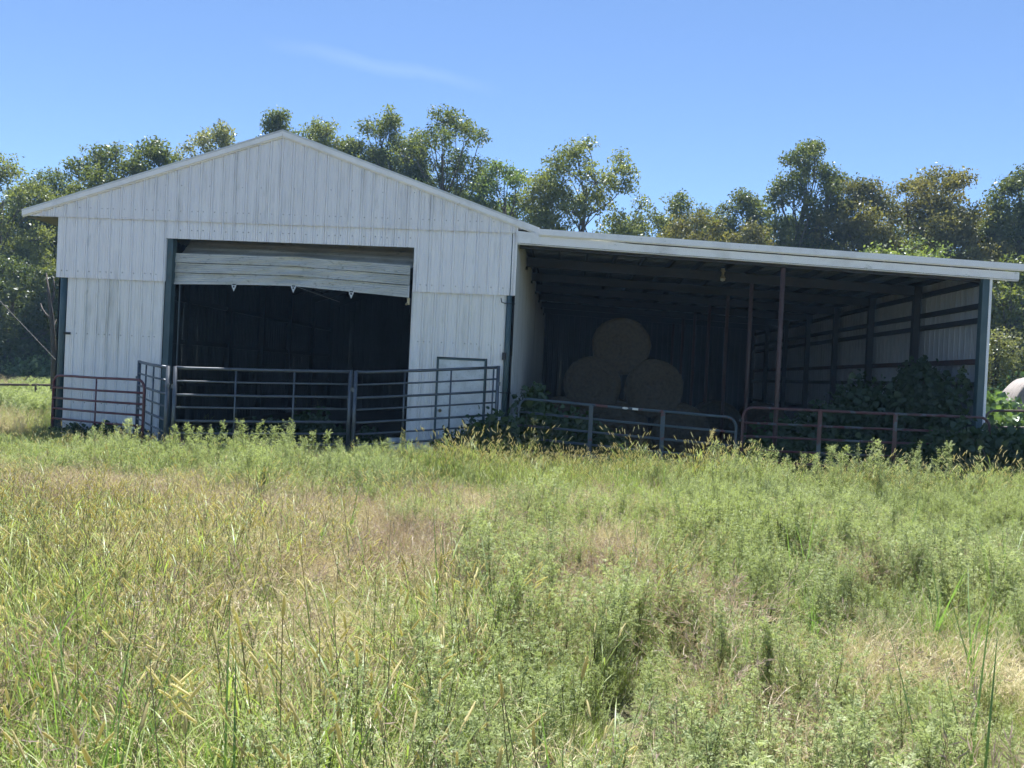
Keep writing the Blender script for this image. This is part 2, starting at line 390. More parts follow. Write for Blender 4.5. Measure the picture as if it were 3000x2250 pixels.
# posts and jambs of the gable end
def post(x0, x1, y0, y1, z0, z1, mat, name='post'): return MB().box(x0, x1, y0, y1, z0, z1).build(name, mat, BARN)
MB().tube([(0.125, 0.09, -0.1), (0.125, 0.09, 4.45)], 0.078, 14).build('post', M['teal'], BARN)
MB().tube([(9.037, 0.05, -0.1), (9.037, 0.05, 4.5)], 0.056, 14).build('post', M['teal'], BARN)
post(2.2265, 2.345, 0.03, 0.19, 0.0, 4.5, M['teal'], 'door_jamb')
post(7.162, 7.30, 0.05, 0.19, 0.0, 4.5, M['teal'], 'door_jamb')
MB().box(2.2265, 2.232, -0.010, 0.028, 3.32, 4.16).build('jamb_trim', M['trim'], BARN)
MB().box(2.425, 2.443, 0.20, 0.24, 0.0, 3.9).build('door_track', M['panel'], BARN)
MB().box(7.10, 7.118, 0.20, 0.24, 0.0, 3.2).build('door_track', M['steel'], BARN)
MB().box(0.20, 0.33, -0.01, 0.02, 2.19, 2.235).build('gate_bracket', M['black'], BARN)
for z_, s_ in ((3.16, 1), (1.45, 1)):
    MB().tube([(9.16, -0.02, z_), (8.96, -0.02, z_), (8.90, -0.05, z_ + 0.02), (8.885, -0.06, z_ + 0.10)], 0.010, 6).build('hinge_pin', M['steel'], BARN)
MB().box(8.955, 9.03, -0.06, 0.0, 2.08, 2.22).box(8.965, 9.02, -0.075, -0.06, 2.13, 2.20).build('junction_box', M['black'], BARN)
# closed walls
for k in range(21):
    y0 = 0.06 + k * 0.9
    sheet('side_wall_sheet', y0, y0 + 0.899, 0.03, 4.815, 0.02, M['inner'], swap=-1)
    sheet('shade_liner_sheet', y0, y0 + 0.899, 0.03, 4.6, 9.115, M['inner'], swap=1)  # added dark liner over the white wall, to make the inside look shaded
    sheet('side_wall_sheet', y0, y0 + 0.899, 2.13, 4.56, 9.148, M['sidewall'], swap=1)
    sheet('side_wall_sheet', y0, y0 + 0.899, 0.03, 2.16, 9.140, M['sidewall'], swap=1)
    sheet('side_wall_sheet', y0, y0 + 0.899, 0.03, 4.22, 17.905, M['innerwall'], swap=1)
    sheet('outer_wall_sheet', y0, y0 + 0.899, 0.03, 4.22, 17.93, M['siding'], swap=1)
for k in range(20):
    a = 0.02 + k * 0.9
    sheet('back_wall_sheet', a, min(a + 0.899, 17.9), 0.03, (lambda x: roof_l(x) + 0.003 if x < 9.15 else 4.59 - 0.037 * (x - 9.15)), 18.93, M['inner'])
# main barn frame seen faintly through the door
for j in range(1, 8):
    y0 = 2.7 * j
    mb = MB().box(0.05, 0.2, y0, y0 + 0.15, 0, 4.4).box(8.95, 9.1, y0, y0 + 0.15, 0, 4.4)
    mb.prism([(0.05, 4.25), (4.5, 5.75), (4.5, 6.0), (0.05, 4.5)], y0, y0 + 0.12).prism([(4.5, 5.75), (8.95, 4.25), (8.95, 4.5), (4.5, 6.0)], y0, y0 + 0.12)
    mb.build('frame', M['steel'], BARN)
for z_ in (1.1, 2.2, 3.3):
    MB().box(0.05, 0.12, 0.2, 18.8, z_, z_ + 0.12).build('girt', M['steel'], BARN)

# ---- lean-to
def lt(x): return 4.600 - 0.0372 * (x - 9.15)           # top of the lean-to roof
BAY = 2.7
for k in range(21):
    mb = MB(); y0 = -0.06 + k * 0.9; pr = profile(y0, y0 + 0.899, 0.05); vs = []; fs = []
    for y_, h in pr:
        for x_ in (9.152, 12, 15, 18.40): vs.append((x_, y_, lt(x_) - 0.025 + h * 0.9))
    for i in range(len(pr) - 1):
        for j in range(3): fs.append((i * 4 + j, (i + 1) * 4 + j, (i + 1) * 4 + j + 1, i * 4 + j + 1))
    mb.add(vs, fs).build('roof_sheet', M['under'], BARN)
for k in range(15):
    xx = 9.32 + k * 0.605
    MB().box(xx - 0.022, xx + 0.022, -0.02, 18.85, lt(xx) - 0.145, lt(xx) - 0.032).build('purlin', M['steel'], BARN)
for j in range(0, 7):
    y0 = BAY * j if j else 0.04
    mb = MB(); a, b = 9.19, 17.83
    mb.prism([(a, lt(a) - 0.34), (b, lt(b) - 0.34), (b, lt(b) - 0.152), (a, lt(a) - 0.152)], y0 + 0.03, y0 + 0.05)
    mb.prism([(a, lt(a) - 0.355), (b, lt(b) - 0.355), (b, lt(b) - 0.34), (a, lt(a) - 0.34)], y0, y0 + 0.09)
    mb.prism([(a, lt(a) - 0.152), (b, lt(b) - 0.152), (b, lt(b) - 0.147), (a, lt(a) - 0.147)], y0, y0 + 0.09)
    mb.build('rafter', M['steel'], BARN)
    MB().tube([(14.18, y0 + 0.05, -0.1), (14.18, y0 + 0.05, lt(14.18) - 0.36)], 0.045, 12).build('post', M['rust'], BARN)
    if j:
        MB().box(17.66, 17.80, y0, y0 + 0.13, -0.1, lt(17.7) - 0.15).build('post', M['steel'], BARN)
        MB().box(9.17, 9.22, y0, y0 + 0.10, lt(9.2) - 0.42, lt(9.2) - 0.357).build('bracket', M['steel'], BARN)
MB().box(17.765, 17.88, -0.05, 0.09, -0.1, lt(17.8) - 0.15).build('post', M['teal'], BARN)
MB().box(17.881, 17.925, -0.06, 0.05, 0.0, lt(17.9) - 0.15).build('corner_trim', M['trim'], BARN)
for z_ in (3.93, 3.49, 3.22, 2.45, 2.02, 1.25, 0.5):
    MB().box(17.80, 17.88, 0.09, 18.8, z_ - 0.045, z_ + 0.045).box(17.80, 17.84, 0.09, 18.8, z_ + 0.046, z_ + 0.052).build('girt', M['rust'] if z_ == 2.45 else M['steel'], BARN)
for a, b in ((9.5595, 12.9), (12.901, 15.39), (15.391, 18.43)): rake(a, b, lt, -0.165, -0.105, 0.112, 'rake_trim', 0.016)
lt2 = lambda x: lt(x) - 0.115 if x > 9.58 else lt(9.58) - 0.115 + 0.06 * (9.58 - x) / 0.4
for a, b in ((9.151, 11.34), (11.341, 15.39), (15.391, 18.37)):
    mb = MB(); zb = lambda x: lt(x) - 0.284
    mb.prism([(a, zb(a)), (b, zb(b)), (b, lt(b) - 0.148), (a, lt(a) - (0.06 if a < 9.2 else 0.148))], -0.103, -0.065)
    mb.prism([(a, zb(a) - 0.022), (b, zb(b) - 0.022), (b, zb(b) - 0.008), (a, zb(a) - 0.008)], -0.085, -0.01)
    mb.build('fascia', M['trim'], BARN)
lamp = MB().lathe([(0.0, 0.12), (0.05, 0.12), (0.05, 0.05), (0.028, 0.04), (0.028, -0.03), (0.055, -0.08), (0.062, -0.10)], (13.5, 2.52, 4.22), 12).build('light_fixture', M['brass'], BARN)
MB().lathe([(0.06, -0.10), (0.05, -0.15), (0.0, -0.17)], (13.5, 2.52, 4.22), 12).build('lamp_shade', M['glass'], lamp)
MB().box(13.46, 13.54, 2.5, 2.72, 4.33, 4.37).build('bracket', M['steel'], lamp)

# ---- overhead door, buckled, stuck near the top
def door_grid(zt, zb, yt, yb, stripes, amp):
    """zt, zb functions of s (0 left .. 1 right); stripes horizontal ribs"""
    mb = MB(); nx = 40; rows = []
    for k in range(stripes * 4 + 1):
        t_ = k / (stripes * 4); ph = k % 4
        rows.append((t_, amp if ph in (1, 2) else 0.0))
    vs = []
    for i in range(nx + 1):
        s_ = i / nx; X = 2.345 + 4.725 * s_
        dent = math.exp(-((s_ - 0.52) / 0.07) ** 2)
        for t_, h in rows:
            z_ = zt(s_) + (zb(s_) - zt(s_)) * t_
            y_ = yt(s_) + (yb(s_) - yt(s_)) * t_ - h
            y_ += 0.03 * dent * math.sin(t_ * 5) + 0.010 * math.sin(9 * s_ + 3 * t_) + 0.006 * math.sin(23 * s_ + 7 * t_)
            vs.append((X, y_, z_ + 0.008 * dent * math.sin(t_ * 9)))
    nr = len(rows)
    fs = [(i * nr + k + 1, (i + 1) * nr + k + 1, (i + 1) * nr + k, i * nr + k) for i in range(nx) for k in range(nr - 1)]
    mb.add(vs, fs, 0, False); return mb
def lin(l, mm, r, kink=0.51):
    def f(s): return l + (mm - l) * (1 - (1 - s / kink) ** 1.5) if s < kink else mm + (r - mm) * ((s - kink) / (1 - kink)) ** 1.05
    return f
z1, z2, z3, z4 = lin(3.907, 3.917, 3.843), lin(3.719, 3.728, 3.648), lin(3.517, 3.541, 3.452), lin(3.305, 3.364, 3.230)
OD = door_grid(lambda s: 4.40 - 0.05 * s, lambda s: z1(s) - 0.03, lambda s: 0.95, lambda s: 0.36, 4, 0.016).build('overhead_door', M['galv'], BARN)
for (za, zb_, ya, yb_) in ((z1, lambda s: z2(s) + 0.004, 0.165, 0.145), (z2, lambda s: z3(s) + 0.004, 0.168, 0.146), (z3, z4, 0.170, 0.150)):
    door_grid(za, zb_, (lambda s, q=ya: q), (lambda s, q=yb_: q), 5, 0.006).build('door_section', M['galv'], OD)
mb = MB()
for i in range(40):
    s0, s1 = i / 40, (i + 1) / 40
    xa, xb = 2.345 + 4.725 * s0, 2.345 + 4.725 * s1
    mb.prism([(xa, z4(s0) - 0.02), (xb, z4(s1) - 0.02), (xb, z4(s1) + 0.012), (xa, z4(s0) + 0.012)], 0.135, 0.147)
mb.build('bottom_bar', M['galv'], OD)
for xx in (3.576, 4.774, 5.932):
    s_ = (xx - 2.345) / 4.725; z_ = z4(s_) - 0.022
    h = MB().prism([(xx - 0.05, z_ - 0.002), (xx - 0.045, z_ - 0.03), (xx, z_ - 0.135), (xx + 0.045, z_ - 0.03), (xx + 0.05, z_ - 0.002)], 0.11, 0.125).build('lift_bracket', M['bright'], OD)
    MB().box(xx - 0.014, xx + 0.014, 0.100, 0.1095, z_ - 0.06, z_ - 0.025).build('bracket_slot', M['black'], h)
    MB().box(xx - 0.03, xx + 0.03, 0.105, 0.135, z_ - 0.012, z_ + 0.012).build('bracket_clip', M['steel'], h)
MB().box(7.045, 7.075, 0.115, 0.135, 3.215, 3.44).build('end_cap', M['bright'], OD)
MB().tube([(4.84, 0.13, 3.33), (5.25, 0.2, 3.205), (5.66, 0.3, 3.08)], 0.0055, 5).build('pull_rope', M['cable'], OD)
MB().box(7.04, 7.09, 0.12, 0.16, 3.07, 3.20).tube([(7.045, 0.12, 3.1), (7.02, 0.11, 3.06)], 0.02, 6).build('roller_bracket', M['brass'], OD)

# ---- walk door
WD = MB().box(7.738, 8.620, 0.004, 0.040, 0.05, 2.036).build('walk_door', M['doorwhite'], BARN)
mb = MB().box(7.704, 7.737, -0.012, 0.06, 0.03, 2.07).box(8.621, 8.654, -0.012, 0.06, 0.03, 2.07).box(7.737, 8.621, -0.012, 0.06, 2.037, 2.07)
mb.build('door_frame', M['teal'], WD)
kn = MB()
for r0, y0, r1, y1 in ((0.035, 0.003, 0.035, -0.006), (0.014, -0.006, 0.014, -0.035), (0.028, -0.035, 0.030, -0.055), (0.030, -0.055, 0.012, -0.068)):
    n_ = 12; a_ = [(7.80 + r0 * math.cos(2 * math.pi * j / n_), y0, 1.05 + r0 * math.sin(2 * math.pi * j / n_)) for j in range(n_)]
    b_ = [(7.80 + r1 * math.cos(2 * math.pi * j / n_), y1, 1.05 + r1 * math.sin(2 * math.pi * j / n_)) for j in range(n_)]
    kn.add(a_ + b_, [(j, (j + 1) % n_, n_ + (j + 1) % n_, n_ + j) for j in range(n_)] + [tuple(range(2 * n_ - 1, n_ - 1, -1))], 0, True)
kn.build('knob', M['brass'], WD)

# ------------------------------------------------------------------ corral panels and gates
def corral_panel(label, A, B, zs, rails, stays, ends=(1, 1), sag=(0, 0)):
    """A, B: (x, y) of the two ends; rails: heights above zs"""
    t = thing('corral_panel', label, 'corral panel', (A[0], A[1], zs), 'grey corral panels in front of the barn')
    P = lambda s, z: (A[0] + (B[0] - A[0]) * s, A[1] + (B[1] - A[1]) * s, zs + z + sag[0] * (1 - s) + sag[1] * s)
    for k, z in enumerate(rails):
        r_ = 0.027 if k == 0 else (0.022 if k % 2 == 0 else 0.017)
        MB().tube([P(0.004, z + (0.012 if k == 0 else 0)), P(0.05, z), P(0.5, z - 0.006), P(0.996, z)], r_, 8).build('rail', M['panel'], t)
    for s, e in ((0.0, ends[0]), (1.0, ends[1])):
        a, b = P(s, rails[-1] - 0.10), P(s, rails[0] + 0.03)
        MB().tube([a, b], 0.034, 8).build('end_post', M['panel'], t)
    for s in stays:
        a, b = P(s, rails[-1] - 0.02), P(s, rails[0] - 0.03); n = Vector((B[1] - A[1], A[0] - B[0], 0)).normalized() * 0.026
        if n.y > 0: n = -n
        MB().tube([Vector(a) + n * 0.2, Vector(b) + n * 0.2], 0.0165, 6).build('stay', M['panel'], t)
    for s, e in ((0.0, -1), (1.0, 1)):
        for z in (rails[1] - 0.09, rails[-2] - 0.08):
            c = P(s, z); dx = 0.05 * e
            MB().box(c[0] + min(0, dx) , c[0] + max(0, dx), c[1] - 0.03, c[1] + 0.03, c[2] - 0.035, c[2] + 0.035).build('connector', M['panel'], t)
    return t
RL = [1.49, 1.27, 1.04, 0.83, 0.60, 0.395, 0.20, 0.02]
corral_panel('grey pipe corral panel angled back from the corner towards the left wall of the barn', (1.93, -0.28), (3.52, -2.33), 0.19, RL, (0.28, 0.55), sag=(0.03, -0.03))
corral_panel('grey pipe corral panel straight across the left of the open doorway', (3.66, -2.35), (6.40, -1.42), 0.18, RL, (0.335, 0.668), sag=(-0.02, 0.05))
corral_panel('grey pipe corral panel running from mid doorway past the white walk door', (6.50, -1.45), (8.92, -0.32), 0.22, RL, (0.33, 0.655, 0.965), sag=(0.0, 0.22))

def farm_gate(label, A, B, zA, zB, h, rails, stays, mat, smat=None, group=None, r=0.024, open_right=False, flat=True):
    """tube gate with rounded top corners; rails: fractions of the height from the top"""
    t = thing('farm_gate', label, 'gate', (A[0], A[1], 0), group)
    Lh = math.hypot(B[0] - A[0], B[1] - A[1]); rc = 0.17 / Lh
    def P(s, f): return (A[0] + (B[0] - A[0]) * s, A[1] + (B[1] - A[1]) * s, (zA + (zB - zA) * s) - f * h)
    rz = 0.17 / h; pts = [P(0, 1.0), P(0, 0.6), P(0, rz)]
    for k in range(1, 6):
        q = math.pi / 2 * k / 6; pts.append(P(rc * (1 - math.cos(q)), rz * (1 - math.sin(q))))
    pts.append(P(rc, 0)); pts += [P(0.25, 0), P(0.5, 0.006), P(0.75, 0), P(1 - rc, 0)]
    for k in range(1, 6):
        q = math.pi / 2 * k / 6; pts.append(P(1 - rc * (1 - math.sin(q)), rz * (1 - math.cos(q))))
    pts += [P(1, rz), P(1, 0.6), P(1, 1.0)]
    MB().tube(pts, r, 8).build('frame', mat, t)
    for f in rails: MB().tube([P(0.003, f), P(0.5, f + 0.006), P(0.997, f)], r * 0.88, 8).build('rail', mat, t)
    n = Vector((B[1] - A[1], A[0] - B[0], 0)).normalized()
    if n.y > 0: n = -n
    for s, w_ in stays:
        a, b = Vector(P(s, 1.0)) , Vector(P(s, 0.01)); d = (Vector((*B, 0)) - Vector((*A, 0))).normalized()
        if w_ < 0.03: MB().tube([a, b], w_, 6).build('stay', smat or mat, t)
        else:
            o_ = n * (r + 0.004); c_ = []
            for z_ in (a, b):
                for sx in (-1, 1): c_.append(z_ + o_ + d * sx * w_ / 2); c_.append(z_ + o_ * 0.6 + d * sx * w_ / 2)
            MB().add(c_, [(0, 2, 6, 4), (1, 5, 7, 3), (0, 4, 5, 1), (2, 3, 7, 6), (4, 6, 7, 5), (0, 1, 3, 2)]).build('stay', smat or mat, t)
    for s in (0.0,):
        for f in (0.2, 0.82):
            c = P(s, f); MB().box(c[0] - 0.055, c[0] - 0.01, c[1] - 0.02, c[1] + 0.02, c[2] - 0.02, c[2] + 0.02).build('hinge', M['steel'], t)
    return t, P, n
farm_gate('small maroon tube gate swung out in front of the left wall', (0.13, -0.15), (2.54, -1.22), 1.37, 1.39, 1.28, (0.185, 0.345, 0.505, 0.66, 0.985), ((0.49, 0.0165),), M['maroon'], group='tube farm gates')
gA, PA, nA = farm_gate('faded blue tube gate with two stickers in front of the hay bales', (9.36, -0.6), (13.19, -1.2), 1.375, 1.235, 1.16, (0.215, 0.42, 0.62, 0.81, 0.985), ((0.345, 0.075), (0.675, 0.075)), M['bluegate'], group='tube farm gates')
farm_gate('faded red tube gate half buried in vines below the lean-to', (13.36, -0.9), (17.75, -0.58), 1.42, 1.435, 1.16, (0.235, 0.44, 0.65, 0.83, 0.985), ((0.31, 0.075), (0.615, 0.075)), M['redgate'], group='tube farm gates')
farm_gate('dark brown tube gate at the right end beyond the lean-to post', (18.15, 0.4), (21.6, 0.9), 1.545, 1.66, 1.25, (0.25, 0.46, 0.68, 0.985), ((0.5, 0.02),), M['brown'], group='tube farm gates')
for s_, w_, n_ in ((0.502, 0.055, 'sticker'), (0.548, 0.105, 'sticker')):
    c = Vector(PA(s_, 0.004)); d = Vector((3.83, -0.6, -0.14)).normalized(); mb = MB(); vs = []; o_ = Vector((nA.x, nA.y, 0)) * 0.0262
    if w_ < 0.06:
        ring = [c + o_ + d * 0.055 * math.cos(q * math.pi / 6) + Vector((0, 0, 0.02 * math.sin(q * math.pi / 6))) for q in range(12)]
    else: ring = [c + o_ + d * sx * w_ / 2 + Vector((0, 0, 0.018 * sz)) for sx, sz in ((-1, -1), (1, -1), (1, 1), (-1, 1))]
    k_ = len(ring); ring2 = [p_ - o_ * 0.06 for p_ in ring]
    mb.add(ring + ring2, [tuple(range(k_))] + [(i, i + k_, (i + 1) % k_ + k_, (i + 1) % k_) for i in range(k_)]).build(n_, M['whiteplastic'], gA)

# pipe fence at the far left
fe = thing('pipe_fence', 'low brown pipe fence crossing the grass left of the barn', 'fence', tuple(at(0, 829, 8.5)[:2]) + (0,))
pa, pb = at(-420, 826, 8.8), at(118, 832, 8.5); pc = np.array([-0.15, 8.45, pb[2]])
MB().tube([pa, pb, pc], 0.035, 8).build('rail', M['brown'], fe)
for u_ in (-330, -120, 78):
    q = at(u_, 832, 8.55); MB().tube([(q[0], q[1], -0.1), (q[0], q[1], q[2])], 0.038, 8).build('post', M['brown'], fe)
for dz in (0.20, 0.4):
    MB().tube([pa - np.array([0, 0, dz]), pb - np.array([0, 0, dz]), pc - np.array([0, 0, dz])], 0.006, 5).build('wire', M['cable'], fe)
ca, cb = at(0, 650, 2.0), at(123, 780, 2.0); dc = cb - ca
cbl = MB().tube([ca - dc * 9, ca, cb, cb + dc * 0.2, cb + dc * (cb[2] / -dc[2])], 0.0055, 6).build('guy_cable', M['cable'])
tag(cbl, 'thin grey guy cable slanting down behind the left corner of the barn', 'cable')

# ------------------------------------------------------------------ hay bales
def bale_mesh(seed, rr, ln, wrap=False):
    g = np.random.default_rng(seed); n = 44; V = []; F4 = []; F3 = []
    prof = []                                          # (y, radius, jitter) along the bale, front cap first
    for k in range(0, 11): prof.append((-ln / 2 - 0.02 * math.sin(k * 2.3) - 0.035 * (1 - (k / 10)) * 0 - 0.03 * (1 - (k / 10) ** 4), rr * k / 10.5))
    prof += [(-ln / 2 + 0.03, rr * 0.985), (-ln / 2 + 0.09, rr), (-ln / 4, rr * 1.005), (0, rr * 0.998), (ln / 4, rr * 1.004), (ln / 2 - 0.06, rr), (ln / 2, rr * 0.97), (ln / 2 + 0.02, rr * 0.5), (ln / 2 + 0.02, 0.0)]
    wob = 0.012 * np.sin(3 * np.linspace(0, 2 * np.pi, n, False) + g.random() * 6) + 0.010 * np.sin(5 * np.linspace(0, 2 * np.pi, n, False) + g.random() * 6)
    for i, (y_, r_) in enumerate(prof):
        for j in range(n):
            q = 2 * math.pi * j / n; r2 = r_ * (1 + wob[j]) + (g.normal() * 0.006 if r_ > 0 else 0)
            V.append((r2 * math.cos(q), y_ + g.normal() * 0.007, r2 * math.sin(q) * 0.97))
    for i in range(len(prof) - 1):
        for j in range(n): F4.append((i * n + j, i * n + (j + 1) % n, (i + 1) * n + (j + 1) % n, (i + 1) * n + j))
    V = np.array(V); F4 = np.array(F4)
    # loose stems standing off the front face and rim
    k = 700 if not wrap else 150; th = g.random(k) * 2 * np.pi; r_ = rr * np.sqrt(g.random(k)) ; r_[: k // 3] = rr
    c = np.stack([r_ * np.cos(th), np.where(r_ >= rr, (g.random(k) - 0.5) * ln, -ln / 2 - 0.035), r_ * np.sin(th) * 0.97], 1)
    tdir = np.stack([-np.sin(th), -0.25 * np.ones(k), np.cos(th)], 1) + g.normal(size=(k, 3)) * 0.35
    e = c + tdir * (0.05 + 0.08 * g.random((k, 1))); wdt = np.stack([np.cos(th), np.zeros(k), np.sin(th)], 1) * 0.004
    b0 = len(V); V = np.concatenate([V, c - wdt, c + wdt, e]); F3 = np.stack([b0 + np.arange(k), b0 + k + np.arange(k), b0 + 2 * k + np.arange(k)], 1)
    return np_mesh('hay_bale', V, [F4, F3], smooth=True)
BR = 0.665
bm_ = [bale_mesh(s_, BR, 1.25) for s_ in (1, 2, 3)]
bales = [(10.10, 0.66, 'round hay bale at the left end of the bottom row of the pyramid'), (11.46, 0.66, 'round hay bale in the middle of the bottom row of the pyramid'), (12.84, 0.665, 'round hay bale at the right end of the bottom row of the pyramid'),
         (10.81, 1.61, 'left round hay bale in the second row of the pyramid'), (12.21, 1.615, 'right round hay bale in the second row of the pyramid'), (11.43, 2.545, 'round hay bale on top of the pyramid in the lean-to')]
for k, (x_, z_, lb) in enumerate(bales):
    o = link('hay_bale', bm_[k % 3], M['hay'], None, (x_, 3.55 + (0.12 if k in (1, 5) else 0), z_ + 0.03)); o.rotation_euler = (0, R.random() * 6, rad(R.uniform(-4, 4)))
    tag(o, lb, 'hay bale', 'round hay bales stacked in the lean-to')
for x_, y_, z_, lb in ((14.5, 8.2, 0.69, 'dim round hay bale on the floor deep behind the lean-to posts'), (15.9, 8.6, 0.69, 'dim round hay bale deep inside by the far posts right of the others')):
    o = link('hay_bale', bm_[1], M['hay'], None, (x_, y_, z_)); tag(o, lb, 'hay bale', 'round hay bales deep in the lean-to')
bw = bale_mesh(9, 0.72, 1.35, True)
for x_, y_, z_, lb in ((20.62, 3.0, 1.62, 'weathered grey round bale on top beyond the right post'), (20.75, 1.75, 0.76, 'weathered round bale low in the bushes at the right edge'), (19.93, 3.1, 0.40, 'weathered round bale hidden under the upper one behind leaves at the right'), (21.38, 3.1, 0.42, 'weathered round bale right of the hidden one at the frame edge')):
    o = link('round_bale', bw, M['hayold'], None, (x_, y_, z_)); tag(o, lb, 'hay bale', 'weathered bales outside on the right'); o.rotation_euler = (0, R.random() * 6, rad(-14))

# buckets just inside the doorway
b_ = thing('bucket', 'white plastic bucket on the floor inside the right side of the doorway', 'bucket', (6.86, 0.55, 0.06))
MB().lathe([(0.0, 0.0), (0.125, 0.0), (0.15, 0.36), (0.142, 0.36), (0.118, 0.02), (0.0, 0.02)], (6.86, 0.55, 0.06), 20).build('body', M['whiteplastic'], b_)
for z_ in (0.27, 0.31, 0.35): MB().lathe([(0.147, z_), (0.158, z_ + 0.005), (0.158, z_ + 0.015), (0.149, z_ + 0.02)], (6.86, 0.55, 0.06), 20).build('rim', M['whiteplastic'], b_)
MB().tube([(6.86 + 0.155 * math.cos(a_), 0.55 - 0.06 - 0.11 * math.sin(a_) * 0.5, 0.38 - 0.13 * math.sin(a_)) for a_ in [math.pi * k / 8 for k in range(9)]], 0.004, 5).build('handle', M['bright'], b_)

# ------------------------------------------------------------------ trees
def zdist(Y): return Y - CAM[1]
LM = {
 'oak': leafmat('oak_leaves', (0.050, 0.074, 0.019), (0.175, 0.192, 0.050), 0.44, 1.5, 0.035, 0.42),
 'dark': leafmat('dark_oak_leaves', (0.042, 0.062, 0.018), (0.128, 0.145, 0.040), 0.42, 1.45, 0.035, 0.42),
 'olive': leafmat('browning_leaves', (0.068, 0.078, 0.020), (0.20, 0.175, 0.052), 0.42, 1.4, 0.03, 0.45),
 'lime': leafmat('light_green_leaves', (0.075, 0.12, 0.028), (0.21, 0.24, 0.06), 0.48, 1.4, 0.04, 0.42),
 'pale': leafmat('pale_leaves', (0.095, 0.115, 0.04), (0.25, 0.245, 0.10), 0.48, 1.3, 0.04, 0.42),
 'vine': leafmat('vine_leaves', (0.022, 0.048, 0.015), (0.058, 0.095, 0.028), 0.38, 1.35, 0.03, 0.45),
 'sunvine': leafmat('sunlit_vine_leaves', (0.055, 0.105, 0.028), (0.13, 0.20, 0.055), 0.42, 1.35, 0.06, 0.38),  # lighter copy of the vine leaves, with sunlight put into the colour
}
def norm(a): return a / np.maximum(np.linalg.norm(a, axis=1, keepdims=True), 1e-6)
def leaves(C, size, g, broad=False, droop=0.35, tint=None):
    """leaf faces at centres C: returns V, F(quads), tint"""
    n = len(C); a = g.normal(size=(n, 3)); a[:, 2] -= droop; a = norm(a)
    b = norm(np.cross(a, g.normal(size=(n, 3)))); nn = np.cross(a, b)
    l = (size * (0.5 + 1.0 * g.random(n) ** 1.4))[:, None]
    t_ = np.clip(g.random(n) if tint is None else tint + g.normal(size=n) * 0.18, 0, 1)
    if not broad:
        w_ = l * 0.55
        V = np.stack([C, C + a * l * 0.45 + b * w_ * 0.5 + nn * l * 0.10, C + a * l, C + a * l * 0.45 - b * w_ * 0.5 + nn * l * 0.10], 1).reshape(-1, 3)
        i = np.arange(n)[:, None] * 4; F = i + np.array([[0, 1, 2, 3]]); return V, F, np.repeat(t_, 4)
    V = np.stack([C, C + b * l * 0.55 + a * l * 0.12 + nn * l * 0.10, C + b * l * 0.42 + a * l * 0.68 + nn * l * 0.12, C + a * l * 1.05 - nn * l * 0.05,
                  C - b * l * 0.42 + a * l * 0.68 + nn * l * 0.12, C - b * l * 0.55 + a * l * 0.12 + nn * l * 0.10], 1).reshape(-1, 3)
    i = np.arange(n)[:, None] * 6; F = np.concatenate([i + np.array([[0, 1, 2, 3]]), i + np.array([[0, 3, 4, 5]])]); return V, F, np.repeat(t_, 6)

def curve(a, b, g, k=5, amp=0.12, sagz=0.0):
    a = np.asarray(a, float); b = np.asarray(b, float); L_ = np.linalg.norm(b - a); P = []
    off = g.normal(size=3) * amp * L_
    for i in range(k + 1):
        t_ = i / k; P.append(a + (b - a) * t_ + off * math.sin(math.pi * t_) + np.array([0, 0, sagz * math.sin(math.pi * t_)]))
    return P

